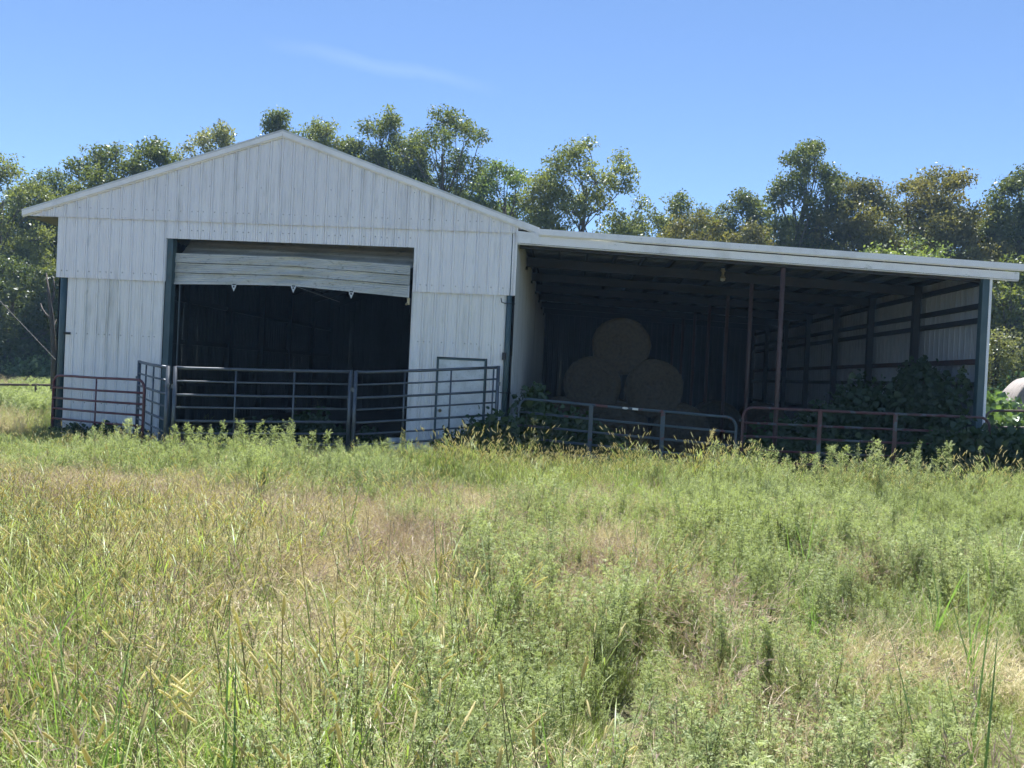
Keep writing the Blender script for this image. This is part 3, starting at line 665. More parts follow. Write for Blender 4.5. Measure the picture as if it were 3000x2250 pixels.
def tree(label, u, vtop, hw, Y, leaf='oak', bottom=0.35, dens=1.0, lobes=14, seed=0, size=0.17, shape=0.55, name='tree', group='trees behind the barn', vbase=None):
    g = np.random.default_rng(100 + seed); top = at(u, vtop, Y); Z = zdist(Y); W = 1.2 * hw * D / FPX * Z
    x0 = top[0]; gzv = float(gz(x0, Y)); H = top[2] - gzv; zb = gzv + H * bottom; ch = top[2] - zb
    t = thing(name, label, 'tree', (x0, Y, gzv), group)
    L_ = []; rm = max(0.42, min(0.95, W * 0.27)); nl_ = int(min(260, max(22, (2.6 if W > 3.4 else 2.0) * 2 * W * ch / (3.14 * rm * rm))))
    for k in range(nl_):
        q = 1.0 if k == 0 else (k - g.random()) / nl_
        e = (1 - abs((q - shape) / (1 - shape)) ** 3.6) ** 0.5 if q > shape else 0.72 + 0.28 * q / shape
        r_ = rm * g.uniform(0.5, 1.35) * (0.75 if q > 0.85 else 1); th = g.random() * 6.283; rad_ = max(0, W * e * g.uniform(0.6, 1.22) - r_ * 0.6) * math.sqrt(g.random()) if k else 0
        if g.random() < 0.35 and k: th = g.choice([0, math.pi]) + g.normal() * 0.3; rad_ = max(0, W * e * g.uniform(0.8, 1.1) - r_ * 0.7)
        zz = zb + q * (ch - r_ * 0.75) if k else top[2] - r_ * 0.9
        L_.append((x0 + rad_ * math.cos(th), Y + rad_ * math.sin(th), zz, r_))
    mb = MB(); lean = g.normal() * 0.04 * H
    tr = curve((x0 + lean * 0.3, Y, gzv - 0.2), (x0, Y, top[2] - ch * 0.22), g, 7, 0.025)
    r0 = 0.016 * H + 0.06; mb.tube(tr, [r0 * (1 - 0.85 * i / 7) + 0.02 for i in range(8)], 7)
    Cs = []; Ct = []
    for (lx, ly, lz, lr) in L_:
        f_ = min(0.95, max(0.15, (lz - gzv) / (tr[-1][2] - gzv) - g.uniform(0.15, 0.35))); i_ = f_ * 7; a_ = tr[int(i_)] + (tr[min(7, int(i_) + 1)] - tr[int(i_)]) * (i_ % 1)
        lim = curve(a_, (lx, ly, lz), g, 4, 0.10); rl = r0 * (1 - 0.8 * f_) * 0.5
        mb.tube(lim, [max(0.02, rl * (1 - 0.8 * i / 4)) for i in range(5)], 5, cap=False)
        nc = max(5, int(9.0 * dens * (lr / 0.6) ** 1.8))
        d = norm(g.normal(size=(nc, 3))); d[:, 2] = d[:, 2] * 0.9 + 0.12
        c_ = np.array([lx, ly, lz]) + d * lr * (0.55 + 0.5 * g.random((nc, 1)))
        for j in range(nc):
            if j % 3 == 0: mb.tube(curve((lx, ly, lz), c_[j], g, 2, 0.1), [0.03, 0.018, 0.008], 4, cap=False)
        Cs.append(c_); Ct.append(np.full(nc, g.uniform(0.2, 0.8)) + g.normal(size=nc) * 0.12)
    Cs = np.concatenate(Cs); Ct = np.concatenate(Ct); m_ = 50
    C = np.repeat(Cs, m_, 0) + norm(g.normal(size=(len(Cs) * m_, 3))) * np.array([0.52, 0.52, 0.38]) * g.random((len(Cs) * m_, 1)) ** 0.5
    V, F, ti = leaves(C, size, g, tint=np.repeat(Ct, m_))
    off = t.location
    link('crown', np_mesh('crown', V, [F], tint=ti, off=off), LM[leaf], t)
    mb.build('trunk', M['bark'], t)
    return len(F)

TR = [
 ('big dark oak cut by the left edge of the picture', 10, 336, 115, 27, 'oak', 0.10, 1.2, 18),
 ('broad oak standing between the left edge and the barn eave', 112, 372, 105, 30, 'oak', 0.12, 1.15, 16),
 ('rounded green oak rising over the left slope of the barn roof', 245, 314, 92, 24, 'oak', 0.25, 1.2, 16),
 ('narrower oak right of the rounded one over the left roof slope', 338, 306, 55, 25, 'oak', 0.3, 1.0, 16),
 ('thin-crowned pale oak peeping over the roof left of the ridge', 472, 266, 72, 30, 'pale', 0.35, 0.7, 10),
 ('slim oak top directly behind the barn ridge', 604, 236, 34, 30, 'oak', 0.4, 0.9, 11),
 ('low spreading oak just right of the barn ridge', 690, 258, 66, 31, 'oak', 0.35, 0.85, 11),
 ('oak crown dipping between the ridge oaks and the tallest oak', 765, 300, 40, 31, 'oak', 0.35, 0.9, 11),
 ('left of the two tallest oaks right of the ridge', 848, 238, 72, 32, 'oak', 0.3, 0.95, 20),
 ('right of the two tallest oaks right of the ridge', 960, 236, 100, 31, 'oak', 0.3, 0.9, 20),
 ('smaller light green oak at the right foot of the tallest oaks', 1095, 350, 68, 30, 'lime', 0.25, 1.0, 10),
 ('round full oak standing alone above the left end of the lean-to roof', 1272, 302, 108, 28, 'oak', 0.2, 1.35, 18),
 ('small dark tree in the sky gap over the lean-to roof', 1378, 470, 30, 30, 'dark', 0.3, 1.0, 7),
 ('dark low oak right of the sky gap over the lean-to roof', 1475, 420, 72, 34, 'dark', 0.3, 1.0, 11),
 ('yellowish tree in front of the dark low oak over the lean-to roof', 1505, 460, 68, 28, 'olive', 0.2, 1.2, 11),
 ('small dark-topped oak left of the tall narrow oak', 1605, 414, 52, 32, 'dark', 0.3, 1.0, 9),
 ('dull olive tree low at the left foot of the tall narrow oak', 1625, 488, 70, 27, 'olive', 0.2, 1.2, 9),
 ('tall narrow oak rising highest over the right half of the lean-to', 1750, 306, 64, 29, 'dark', 0.2, 1.15, 15),
 ('olive green oak right of the tall narrow oak', 1868, 388, 80, 28, 'olive', 0.18, 1.45, 12),
 ('wide browning oak above the right end of the lean-to roof', 2042, 360, 112, 28, 'olive', 0.15, 1.7, 20),
 ('bright lime green sapling just over the right end of the lean-to roof', 1960, 522, 105, 19, 'lime', 0.2, 1.15, 10),
 ('dark oak cut by the right edge of the picture', 2215, 364, 72, 27, 'dark', 0.1, 1.2, 16),
 ('shadowy tree seen right of the lean-to corner post', 2190, 560, 85, 17, 'oak', 0.05, 1.3, 16),
 ('pale yellowish sapling beside the lean-to corner post', 2153, 712, 24, 9, 'pale', 0.35, 1.2, 7),
 ('dark understory tree low behind the pipe fence at the left edge', 30, 560, 95, 22, 'dark', 0.02, 1.3, 14),
 ('dark understory tree beside the left corner of the barn', 120, 580, 80, 24, 'dark', 0.02, 1.3, 13),
]
SEEDS = {8: 48, 9: 149, 19: 59, 11: 11, 17: 17}
for k, (lb, u, vt, hw, Y, lf, bt, dn, nl) in enumerate(TR):
    tree(lb, u, vt, hw, Y, lf, bt, dn, nl, seed=SEEDS.get(k, k), size=0.15 if Y > 15 else 0.08)

# the wood behind the first trees
g = np.random.default_rng(61); n = 34; kinds = []; kh = []
for o_ in [o for o in bpy.data.objects if o.name.startswith('crown')]:
    if len(kinds) >= 8: break
    zs_ = np.zeros(len(o_.data.vertices) * 3, np.float32); o_.data.vertices.foreach_get("co", zs_); kh.append(zs_[2::3].max()); kinds.append(bpy.data.objects.new('wood_tree_%02d' % len(kinds), o_.data))
kh = np.array(kh); WXY = []; WID = []; WH = []
for u0, u1, v0, v1, Yw, k_ in ((1440, 2300, 500, 455, 42, 15), (760, 1130, 430, 440, 40, 6), (-120, 330, 430, 420, 40, 8), (-100, 150, 600, 620, 33, 7), (2120, 2400, 560, 560, 34, 5)):
    for f_ in (np.arange(k_) + 0.5) / k_:
        p_ = at(u0 + (u1 - u0) * f_, v0 + (v1 - v0) * f_ + 22 * g.normal(), Yw + 2 * g.normal()); WXY.append(p_[None, :2]); WH.append([max(3.0, p_[2])]); WID.append([g.integers(0, len(kinds))])
WXY = np.concatenate(WXY); WID = np.concatenate(WID); WH = np.concatenate(WH); WSC = WH / kh[WID]

# bare dead trunk close to the left corner of the barn
sg = thing('dead_tree', 'bare grey dead trunk close behind the left corner post', 'tree', (at(112, 700, 8.0)[0], 8.0, 0))
g = np.random.default_rng(5); pts = [at(117, 840, 8), at(116, 760, 8), at(112, 690, 8), at(106, 640, 8), at(100, 590, 8)]
pts[0][2] = -0.1
MB().tube(pts, [0.085, 0.075, 0.065, 0.045, 0.015], 8).build('trunk', M['snag'], sg)
for a_, b_ in (((111, 690), (88, 655)), ((109, 665), (116, 600)), ((114, 740), (122, 690))):
    MB().tube(curve(at(*a_, 8), at(*b_, 8.2), g, 3, 0.06), [0.04, 0.03, 0.02, 0.008], 5).build('branch', M['snag'], sg)

# ------------------------------------------------------------------ bushes and vines
def bush(label, lobes, n, size, leaf, seed, name='bush', cat='bush', group=None, stems=8, fill=0.5):
    g = np.random.default_rng(300 + seed); c0 = lobes[0]
    t = thing(name, label, cat, (c0[0], c0[1], float(gz(c0[0], c0[1]))), group)
    vol = np.array([l_[3] * l_[4] * l_[5] for l_ in lobes]) ** 0.67; vol /= vol.sum(); C = []; T = []
    for l_, v_ in zip(lobes, vol):
        k = max(20, int(n * v_)); d = norm(g.normal(size=(k, 3))); r_ = (fill + (1 - fill) * g.random((k, 1))) * (1 + 0.14 * g.normal(size=(k, 1)))
        c = np.array(l_[:3]) + d * r_ * np.array(l_[3:6]); c[:, 2] = np.maximum(c[:, 2], gz(c[:, 0], c[:, 1]) + 0.03); C.append(c); T.append(np.full(k, g.uniform(0.25, 0.75)))
    C = np.concatenate(C); V, F, ti = leaves(C, size, g, True, 0.25, np.concatenate(T))
    link('leaves', np_mesh('leaves', V, [F], tint=ti, off=t.location), LM[leaf], t)
    for k in range(stems):
        l_ = lobes[k % len(lobes)]; b_ = (c0[0] + g.normal() * 0.3 * c0[3] + (l_[0] - c0[0]) * 0.6, c0[1] + (l_[1] - c0[1]) * 0.7, 0)
        MB().tube(curve(b_, (l_[0] + g.normal() * l_[3] * 0.4, l_[1] + g.normal() * l_[4] * 0.4, l_[2] + l_[5] * 0.7), g, 4, 0.1), [0.014, 0.012, 0.010, 0.007, 0.004], 5, cap=False).build('stem', M['bark'], t)
    return t
# big mass of vines at the right wall under the lean-to
bush('large dark vine thicket climbing the inside of the right wall', [(16.9, 1.0, 1.1, 0.75, 0.7, 1.0), (17.15, 1.1, 2.0, 0.42, 0.5, 0.5), (16.2, 1.2, 1.2, 0.7, 0.7, 0.85), (15.4, 1.0, 0.75, 0.8, 0.7, 0.75), (17.3, 0.5, 1.3, 0.4, 0.5, 0.9), (14.6, 0.8, 0.55, 0.8, 0.6, 0.65)], 13338, 0.093, 'vine', 1, 'vine_thicket', 'vine')
bush('single vine strand creeping up beside the right corner post', [(17.66, 0.16, 1.75, 0.06, 0.06, 0.55), (17.6, 0.2, 2.15, 0.05, 0.05, 0.2), (17.45, 0.2, 1.85, 0.12, 0.06, 0.10)], 153, 0.074, 'vine', 2, 'vine', 'vine', stems=3)
bush('broad-leaved vine tangle over the right end of the red gate', [(17.2, -0.75, 0.72, 0.75, 0.35, 0.62), (18.0, -0.75, 0.66, 0.55, 0.4, 0.62), (18.7, -0.7, 0.55, 0.6, 0.45, 0.6), (16.4, -0.6, 0.42, 0.6, 0.3, 0.42)], 6669, 0.105, 'vine', 3, 'vine_thicket', 'vine')
bush('low weedy vines along the foot of the red gate', [(15.2, -0.5, 0.5, 0.8, 0.3, 0.5), (14.3, -0.4, 0.4, 0.7, 0.3, 0.42), (13.6, 0.2, 0.35, 0.4, 0.4, 0.4)], 3847, 0.087, 'vine', 4, 'vine_thicket', 'vine')
bush('dark broad-leaved bush at the foot of the barn corner beside the blue gate', [(9.75, -0.35, 0.68, 0.55, 0.45, 0.66), (9.6, -0.15, 1.22, 0.34, 0.3, 0.42), (10.35, -0.3, 0.58, 0.6, 0.4, 0.62), (9.05, -0.75, 0.5, 0.5, 0.4, 0.56), (11.0, -0.35, 0.42, 0.55, 0.35, 0.46), (8.7, -1.0, 0.4, 0.4, 0.3, 0.42)], 5386, 0.099, 'vine', 5, group='bushes by the barn')
bush('shaded weedy bush in front of the white walk door', [(8.65, -0.75, 0.55, 0.35, 0.3, 0.55), (8.2, -0.8, 0.35, 0.4, 0.3, 0.4)], 1282, 0.062, 'vine', 6, group='bushes by the barn', stems=14)
bush('dim weeds growing on the floor inside the open doorway', [(4.2, 0.9, 0.3, 0.6, 0.4, 0.35), (5.0, 1.0, 0.45, 0.5, 0.4, 0.45), (5.6, 0.8, 0.3, 0.45, 0.4, 0.3), (3.2, 0.7, 0.22, 0.6, 0.4, 0.25), (6.2, 1.2, 0.3, 0.3, 0.3, 0.3)], 3334, 0.074, 'vine', 7, group='bushes by the barn')
bush('low leafy weeds at the foot of the left wall behind the maroon gate', [(0.6, -0.2, 0.22, 0.35, 0.2, 0.25), (1.3, -0.25, 0.26, 0.4, 0.2, 0.28), (2.0, -0.2, 0.2, 0.3, 0.2, 0.22), (1.6, -0.8, 0.2, 0.5, 0.3, 0.25)], 1077, 0.074, 'vine', 8, group='bushes by the barn')
bush('sunlit leafy vine bank right of the lean-to in front of the old bales', [(18.7, 0.9, 0.75, 0.55, 0.5, 0.75), (19.0, 1.3, 1.1, 0.5, 0.6, 0.7), (19.6, 1.1, 0.55, 0.6, 0.5, 0.5), (20.3, 0.8, 0.55, 0.7, 0.5, 0.55), (18.8, 1.9, 1.35, 0.45, 0.5, 0.55)], 9234, 0.093, 'sunvine', 9, 'vine_thicket', 'vine')
bush('sunlit undergrowth in front of the trees at the right edge', [(21.0, 7, 0.9, 1.8, 1.2, 1.0), (23.5, 8, 1.2, 2.0, 1.2, 1.3)], 6412, 0.099, 'sunvine', 10, group='bushes at the field edges')
bush('sunlit undergrowth along the foot of the wood at the left edge', [(-9, 20, 0.6, 3.0, 1.2, 0.8), (-4.5, 20, 0.6, 3.0, 1.2, 0.8), (-13.5, 21, 0.7, 3.0, 1.2, 1.0)], 10773, 0.105, 'sunvine', 11, group='bushes at the field edges')

# ------------------------------------------------------------------ meadow plants (small prototypes scattered with geometry nodes)
class PB:
    def __init__(s): s.V = []; s.F = []; s.mi = []; s.ti = []
    def strip(s, P, side, W, mi, ti):
        b = len(s.V); k = len(P)
        for p, w_ in zip(P, W):
            s.V.append(p - side * w_ / 2); s.V.append(p + side * w_ / 2); s.ti += [ti, ti]
        for i in range(k - 1): s.F.append((b + 2 * i, b + 2 * i + 1, b + 2 * i + 3, b + 2 * i + 2)); s.mi.append(mi)
    def path(s, p, az, lean, curl, L_, segs):
        P = [np.array(p, float)]; h = np.array([math.cos(az), math.sin(az), 0]); th = lean
        for i in range(segs):
            th = lean + curl * (i + 0.5) / segs; P.append(P[-1] + (h * math.sin(th) + np.array([0, 0, math.cos(th)])) * L_ / segs)
        d = P[-1] - P[-2]; return P, d / np.linalg.norm(d), np.array([-math.sin(az), math.cos(az), 0])
    def blade(s, p, az, lean, curl, L_, w_, mi, ti, segs=4):
        P, d, sd_ = s.path(p, az, lean, curl, L_, segs)
        s.strip(P, sd_, [w_ * (0.75 if i == 0 else 1.0) * (1 - (i / segs) ** 2.2) + 0.0004 for i in range(segs + 1)], mi, ti); return P, d
    def spindle(s, a, d, L_, r_, mi, ti, n=5, bristle=14, g=None):
        ref = np.array([0, 0, 1.0]) if abs(d[2]) < 0.9 else np.array([1.0, 0, 0])
        e1 = np.cross(d, ref); e1 /= np.linalg.norm(e1); e2 = np.cross(d, e1); b = len(s.V); ks = [0, 0.15, 0.5, 0.85, 1.0]; rs = [0.35, 0.9, 1.0, 0.75, 0.1]
        for t_, q in zip(ks, rs):
            for j in range(n):
                a_ = 6.283 * j / n; s.V.append(a + d * L_ * t_ + (e1 * math.cos(a_) + e2 * math.sin(a_)) * r_ * q); s.ti.append(ti)
        for i in range(4):
            for j in range(n): s.F.append((b + i * n + j, b + i * n + (j + 1) % n, b + (i + 1) * n + (j + 1) % n, b + (i + 1) * n + j)); s.mi.append(mi)
        for j in range(bristle):
            a_ = g.random() * 6.283; o_ = e1 * math.cos(a_) + e2 * math.sin(a_); c = a + d * L_ * g.uniform(0.05, 0.9) + o_ * r_ * 0.7
            tip = c + o_ * r_ * 1.1 + d * r_ * 1.6; sd_ = np.cross(o_, d) * 0.0011; b = len(s.V)
            s.V += [c - sd_, c + sd_, tip + sd_ * 0.3, tip - sd_ * 0.3]; s.ti += [1.0] * 4; s.F.append((b, b + 1, b + 2, b + 3)); s.mi.append(mi)
    def leaf(s, p, d, sd_, L_, w_, mi, ti):
        n_ = np.cross(d, sd_); b = len(s.V)
        s.V += [p, p + d * L_ * 0.5 + sd_ * w_ / 2 + n_ * L_ * 0.06, p + d * L_, p + d * L_ * 0.5 - sd_ * w_ / 2 + n_ * L_ * 0.06]; s.ti += [ti] * 4
        s.F.append((b, b + 1, b + 2, b + 3)); s.mi.append(mi)
    def obj(s, name, mats):
        me = np_mesh(name, np.array(s.V), [np.array(s.F)], s.mi, s.ti)
        for q in mats: me.materials.append(q)
        return bpy.data.objects.new(name, me)

GM = {
 'blade': leafmat('grass_blades', (0.105, 0.17, 0.03), (0.335, 0.405, 0.105), 0.42, 1.4, 0.026, 0.45, patch=(0.275, 0.32, 0.095), pscale=0.55),
 'head': leafmat('foxtail_heads', (0.40, 0.34, 0.17), (0.74, 0.67, 0.38), 0.5, 1.15, 0.01, 0.5),
 'forb': leafmat('ragweed_leaves', (0.14, 0.19, 0.075), (0.40, 0.445, 0.205), 0.40, 1.35, 0.018, 0.5, patch=(0.285, 0.335, 0.125), pscale=0.5),
 'stem': leafmat('weed_stems', (0.08, 0.075, 0.04), (0.16, 0.15, 0.07), 0.1, 1.0, 0.02, 0.45),
 'straw': leafmat('dry_grass', (0.33, 0.27, 0.155), (0.68, 0.60, 0.39), 0.34, 1.1, 0.025, 0.45, patch=(0.29, 0.215, 0.15), pscale=0.7),
 'purple': leafmat('purple_grass_panicles', (0.22, 0.16, 0.14), (0.40, 0.30, 0.25), 0.4, 1.1, 0.02, 0.5),
 'wide': leafmat('broad_grass_blades', (0.085, 0.17, 0.034), (0.19, 0.30, 0.065), 0.42, 1.4, 0.04, 0.4),
}
def p_fill(seed):
    g = np.random.default_rng(seed); b = PB()
    for k in range(24):
        r_ = 0.12 * math.sqrt(g.random()); a_ = g.random() * 6.283; st = g.random() < 0.16
        b.blade((r_ * math.cos(a_), r_ * math.sin(a_), 0), g.random() * 6.283, g.uniform(0.05, 0.5) if g.random() < 0.7 else g.uniform(0.5, 1.3), g.uniform(0.2, 1.9), g.uniform(0.2, 0.5), g.uniform(0.0025, 0.0055), 1 if st else 0, g.random(), 4)
    return b
def p_fox(seed, stems=5, hgt=(0.42, 0.75)):
    g = np.random.default_rng(seed); b = PB(); wind = g.uniform(-0.5, 0.5)
    for k in range(stems):
        r_ = 0.08 * math.sqrt(g.random()); a_ = g.random() * 6.283; p = (r_ * math.cos(a_), r_ * math.sin(a_), 0); az = wind + g.normal() * 0.9
        H = g.uniform(*hgt); ln = g.uniform(0.03, 0.3); cu = g.uniform(0.1, 0.6)
        P, d, sd_ = b.path(p, az, ln, cu, H, 5); b.strip(P, sd_, [0.0025] * 6, 2, g.random())
        d2 = d + np.array([math.cos(az), math.sin(az), -0.25]) * g.uniform(0.0, 0.7); d2 /= np.linalg.norm(d2)
        if g.random() < 0.75: b.spindle(P[-1], (d + d2) / np.linalg.norm(d + d2), g.uniform(0.045, 0.085), g.uniform(0.0035, 0.0055), 1, g.random(), 5, 16, g)
        for j in range(4):
            q = P[min(j, 3) + 1] if j < 3 else P[0]; b.blade(q, g.random() * 6.283, g.uniform(0.3, 0.7), g.uniform(0.4, 1.7), g.uniform(0.16, 0.34), g.uniform(0.004, 0.007), 0, g.random(), 4)
    return b
def p_forb(seed, H=0.6, branches=12, spire=False, lf=0.72):
    g = np.random.default_rng(seed); b = PB()
    P, d, sd_ = b.path((0, 0, 0), g.random() * 6.283, 0.03, g.uniform(-0.15, 0.2), H, 6); b.strip(P, sd_, [0.005, 0.005, 0.0045, 0.004, 0.003, 0.002, 0.001], 1, 0.5); b.strip(P, np.array([sd_[1], -sd_[0], 0]), [0.005, 0.005, 0.0045, 0.004, 0.003, 0.002, 0.001], 1, 0.5)
    P = np.array(P)
    def at_(t_): i = min(5, int(t_ * 6)); return P[i] + (P[i + 1] - P[i]) * (t_ * 6 - i)
    def comp(p, az, el, L_, ti):
        """a deeply cut leaf: midrib with pairs of narrow leaflets"""
        h = np.array([math.cos(az) * math.cos(el), math.sin(az) * math.cos(el), math.sin(el)]); sd2 = np.array([-math.sin(az), math.cos(az), 0.0]); sd2 = sd2 + np.array([0, 0, 1]) * g.normal() * 0.6; sd2 /= np.linalg.norm(sd2)
        for j in range(3):
            c = p + h * L_ * (0.2 + 0.3 * j)
            for sg_ in (-1, 1):
                dd = h * 0.75 + sd2 * sg_ * 0.8 + g.normal(size=3) * 0.25; dd /= np.linalg.norm(dd)
                b.leaf(c, dd, np.cross(dd, np.cross(h, sd2) + g.normal(size=3) * 0.3), L_ * (0.5 - 0.09 * j), L_ * 0.13, 0, ti)
        b.leaf(p + h * L_ * 0.6, h, sd2, L_ * 0.5, L_ * 0.16, 0, ti)
    for k in range(branches):
        t_ = g.uniform(0.12, 0.95); a_ = at_(t_); az = k * 2.4 + g.normal() * 0.4; bl = H * (0.42 if not spire else 0.18) * (1.05 - t_ * 0.75) * g.uniform(0.7, 1.2)
        Pb, db, sb = b.path(a_, az, g.uniform(0.4, 0.95), -0.45, bl, 3); b.strip(Pb, sb, [0.0025, 0.0025, 0.002, 0.001], 1, 0.5); nj = 11 if not spire else 4
        for j in range(nj):
            q = (j + 1) / nj; i = min(2, int(q * 3)); p = Pb[i] + (Pb[i + 1] - Pb[i]) * min(1, q * 3 - i)
            comp(p, az + g.normal() * 1.1, g.uniform(-0.3, 1.1), lf * g.uniform(0.030, 0.058), g.random())
    for k in range(20):
        t_ = g.uniform(0.3, 1.0); comp(at_(min(t_, 0.999)), g.random() * 6.283, g.uniform(0.0, 1.1), lf * g.uniform(0.035, 0.06) * (1.2 - 0.5 * t_), g.random())
    return b
def p_dry(seed, purple=False):
    g = np.random.default_rng(seed); b = PB()
    for k in range(13):
        r_ = 0.13 * math.sqrt(g.random()); a_ = g.random() * 6.283; az = g.random() * 6.283
        P, d, sd_ = b.path((r_ * math.cos(a_), r_ * math.sin(a_), 0), az, g.uniform(0.05, 0.6), g.uniform(0.1, 1.1), g.uniform(0.3, 0.6), 4); b.strip(P, sd_, [0.0025, 0.0025, 0.002, 0.0018, 0.0012], 0, g.random())
        for j in range(10 if purple else 7):
            q = P[-1] - (P[-1] - P[-2]) * g.random() * 0.9; dd = d + g.normal(size=3) * 0.6; dd /= np.linalg.norm(dd); s2 = np.cross(dd, g.normal(size=3)); s2 /= np.linalg.norm(s2)
            b.leaf(q, dd, s2, g.uniform(0.03, 0.08), 0.003 if not purple else 0.004, 3 if purple else 0, g.random())
        for j in range(3): b.blade(P[g.integers(0, 3)], g.random() * 6.283, g.uniform(0.4, 1.2), g.uniform(0.3, 1.8), g.uniform(0.10, 0.26), 0.0035, 0, g.random(), 3)
    return b
def p_wide(seed):
    g = np.random.default_rng(seed); b = PB()
    for k in range(14):
        r_ = 0.08 * math.sqrt(g.random()); a_ = g.random() * 6.283
        b.blade((r_ * math.cos(a_), r_ * math.sin(a_), 0), g.random() * 6.283, g.uniform(0.03, 0.5), g.uniform(0.1, 0.9), g.uniform(0.5, 1.0), g.uniform(0.006, 0.011), 0, g.random(), 6)
    return b
def patch(name, kinds, n, rad_, seed, mats, scl=(0.65, 1.15), tilt=0.12):
    """n plants of the given kinds gathered in one round patch"""
    g = np.random.default_rng(seed); Vs = []; Fs = []; mi = []; ti = []; off = 0
    K = [(np.array(q.V), np.array(q.F), np.array(q.mi), np.array(q.ti)) for q in kinds]
    for k in range(n):
        V, F, m_, t_ = K[g.integers(0, len(K))]; r_ = rad_ * math.sqrt(g.random()); a_ = g.random() * 6.283; z_ = g.random() * 6.283; s_ = g.uniform(*scl)
        c, s__ = math.cos(z_), math.sin(z_); A = np.array([[c, -s__, 0], [s__, c, 0], [0, 0, 1]]); A = A + np.array([[0, 0, g.normal() * tilt], [0, 0, g.normal() * tilt], [0, 0, 0]])
        Vs.append((V @ A.T) * s_ + np.array([r_ * math.cos(a_), r_ * math.sin(a_), 0])); Fs.append(F + off); mi.append(m_); ti.append(np.clip(t_ * 0.55 + 0.45 * g.random(), 0, 1)); off += len(V)
    me = np_mesh(name, np.concatenate(Vs), [np.concatenate(Fs)], np.concatenate(mi), np.concatenate(ti))
    for q in mats: me.materials.append(q)
    return bpy.data.objects.new(name, me)

def scatter(name, label, cat, XY, idx, protos, scl, tilt=0.03, seed=0):
    g = np.random.default_rng(900 + seed); n = len(XY); Z = gz(XY[:, 0], XY[:, 1]) - 0.01
    me = bpy.data.meshes.new(name); me.vertices.add(n); me.vertices.foreach_set("co", np.column_stack([XY, Z]).astype(np.float32).ravel())
    rot = np.column_stack([g.normal(size=n) * tilt, g.normal(size=n) * tilt, g.random(n) * 6.283]).astype(np.float32)
    a = me.attributes.new("rot", 'FLOAT_VECTOR', 'POINT'); a.data.foreach_set("vector", rot.ravel())
    a = me.attributes.new("scl", 'FLOAT', 'POINT'); a.data.foreach_set("value", np.asarray(scl, np.float32))
    a = me.attributes.new("pid", 'INT', 'POINT'); a.data.foreach_set("value", np.asarray(idx, np.int32)); me.update()
    co = bpy.data.collections.new(name + "_kinds")
    for p in protos: co.objects.link(p)
    ng = bpy.data.node_groups.new(name, 'GeometryNodeTree')
    ng.interface.new_socket("Geometry", in_out='INPUT', socket_type='NodeSocketGeometry'); ng.interface.new_socket("Geometry", in_out='OUTPUT', socket_type='NodeSocketGeometry')
    nn = ng.nodes.new; gi = nn("NodeGroupInput"); go = nn("NodeGroupOutput"); ip = nn("GeometryNodeInstanceOnPoints"); ci = nn("GeometryNodeCollectionInfo")
    ci.inputs['Collection'].default_value = co; ci.inputs['Separate Children'].default_value = True; ci.inputs['Reset Children'].default_value = True
    def na(nm, ty): q = nn("GeometryNodeInputNamedAttribute"); q.data_type = ty; q.inputs['Name'].default_value = nm; return q.outputs['Attribute']
    er = nn("FunctionNodeEulerToRotation"); l = ng.links.new
    l(na("rot", 'FLOAT_VECTOR'), er.inputs[0]); l(gi.outputs[0], ip.inputs['Points']); l(ci.outputs[0], ip.inputs['Instance'])
    ip.inputs['Pick Instance'].default_value = True; l(na("pid", 'INT'), ip.inputs['Instance Index']); l(er.outputs[0], ip.inputs['Rotation']); l(na("scl", 'FLOAT'), ip.inputs['Scale'])
    l(ip.outputs[0], go.inputs[0])
    o = link(name, me, None); md = o.modifiers.new("scatter", 'NODES'); md.node_group = ng
    return tag(o, label, cat, kind='stuff')

# smooth random field for patchiness
class Field:
    def __init__(s, seed, scale): s.g = np.random.default_rng(seed); s.k = s.g.normal(size=(10, 2)) / scale * 3; s.p = s.g.random(10) * 6.283
    def __call__(s, x, y): return np.clip(0.5 + 0.16 * np.sum(np.sin(np.outer(x, s.k[:, 0]) + np.outer(y, s.k[:, 1]) + s.p), 1), 0, 1)
def rnd_points(step, seed, near=1.5, far=15.9, halfw=0.70, grow=0.0):
    """jittered rows of points on the meadow between the camera and the barn; the spacing grows with distance"""
    g = np.random.default_rng(seed); Zs = []; Xs = []; z = near
    while z < far:
        st = step * (1 + grow * z); w_ = z * halfw + 0.5; n_ = int(2 * w_ / st) + 1
        Xs.append(np.linspace(-w_, w_, n_) + (g.random(n_) - 0.5) * st); Zs.append(z + (g.random(n_) - 0.5) * st); z += st
    X = np.concatenate(Xs); Z = np.maximum(np.concatenate(Zs), near); x = CAM[0] + X * _c - Z * _s; y = CAM[1] + Z * _c + X * _s
    return x, y, Z, X / Z, g
def keep(x, y):
    ok = (y < -0.15) | (x < -0.35) | (x > 18.3)
    return ok
def hf(Z): return np.interp(Z, [2, 5, 9, 12.5, 14], [1.0, 0.92, 0.72, 0.62, 0.5])
def sm(a, lo, hi): return np.clip((a - lo) / (hi - lo), 0, 1)
f1, f2, f3, f4 = Field(1, 3.0), Field(2, 2.2), Field(3, 4.0), Field(4, 1.4)
def w_forb(x, y, Z, a):
    edge = -0.10 + 0.30 * sm(Z, 3, 9) + 0.16 * (f1(x + 9, y) - 0.5)
    right = sm(a, edge - 0.15, edge + 0.10) * 0.95
    row = sm(Z, 9.8, 10.8) * (a < 0.0) * sm(f2(x, y), 0.3, 0.5) * 0.9
    left = 0.45 * sm(-a, 0.42, 0.6) * sm(Z, 4.5, 6) + 0.34 * sm(f1(x, y), 0.42, 0.66)
    return np.clip(right + row + left, 0, 1) * (1 - 0.65 * np.exp(-((a - 0.03) / 0.16) ** 2) * sm(Z, 10, 11))
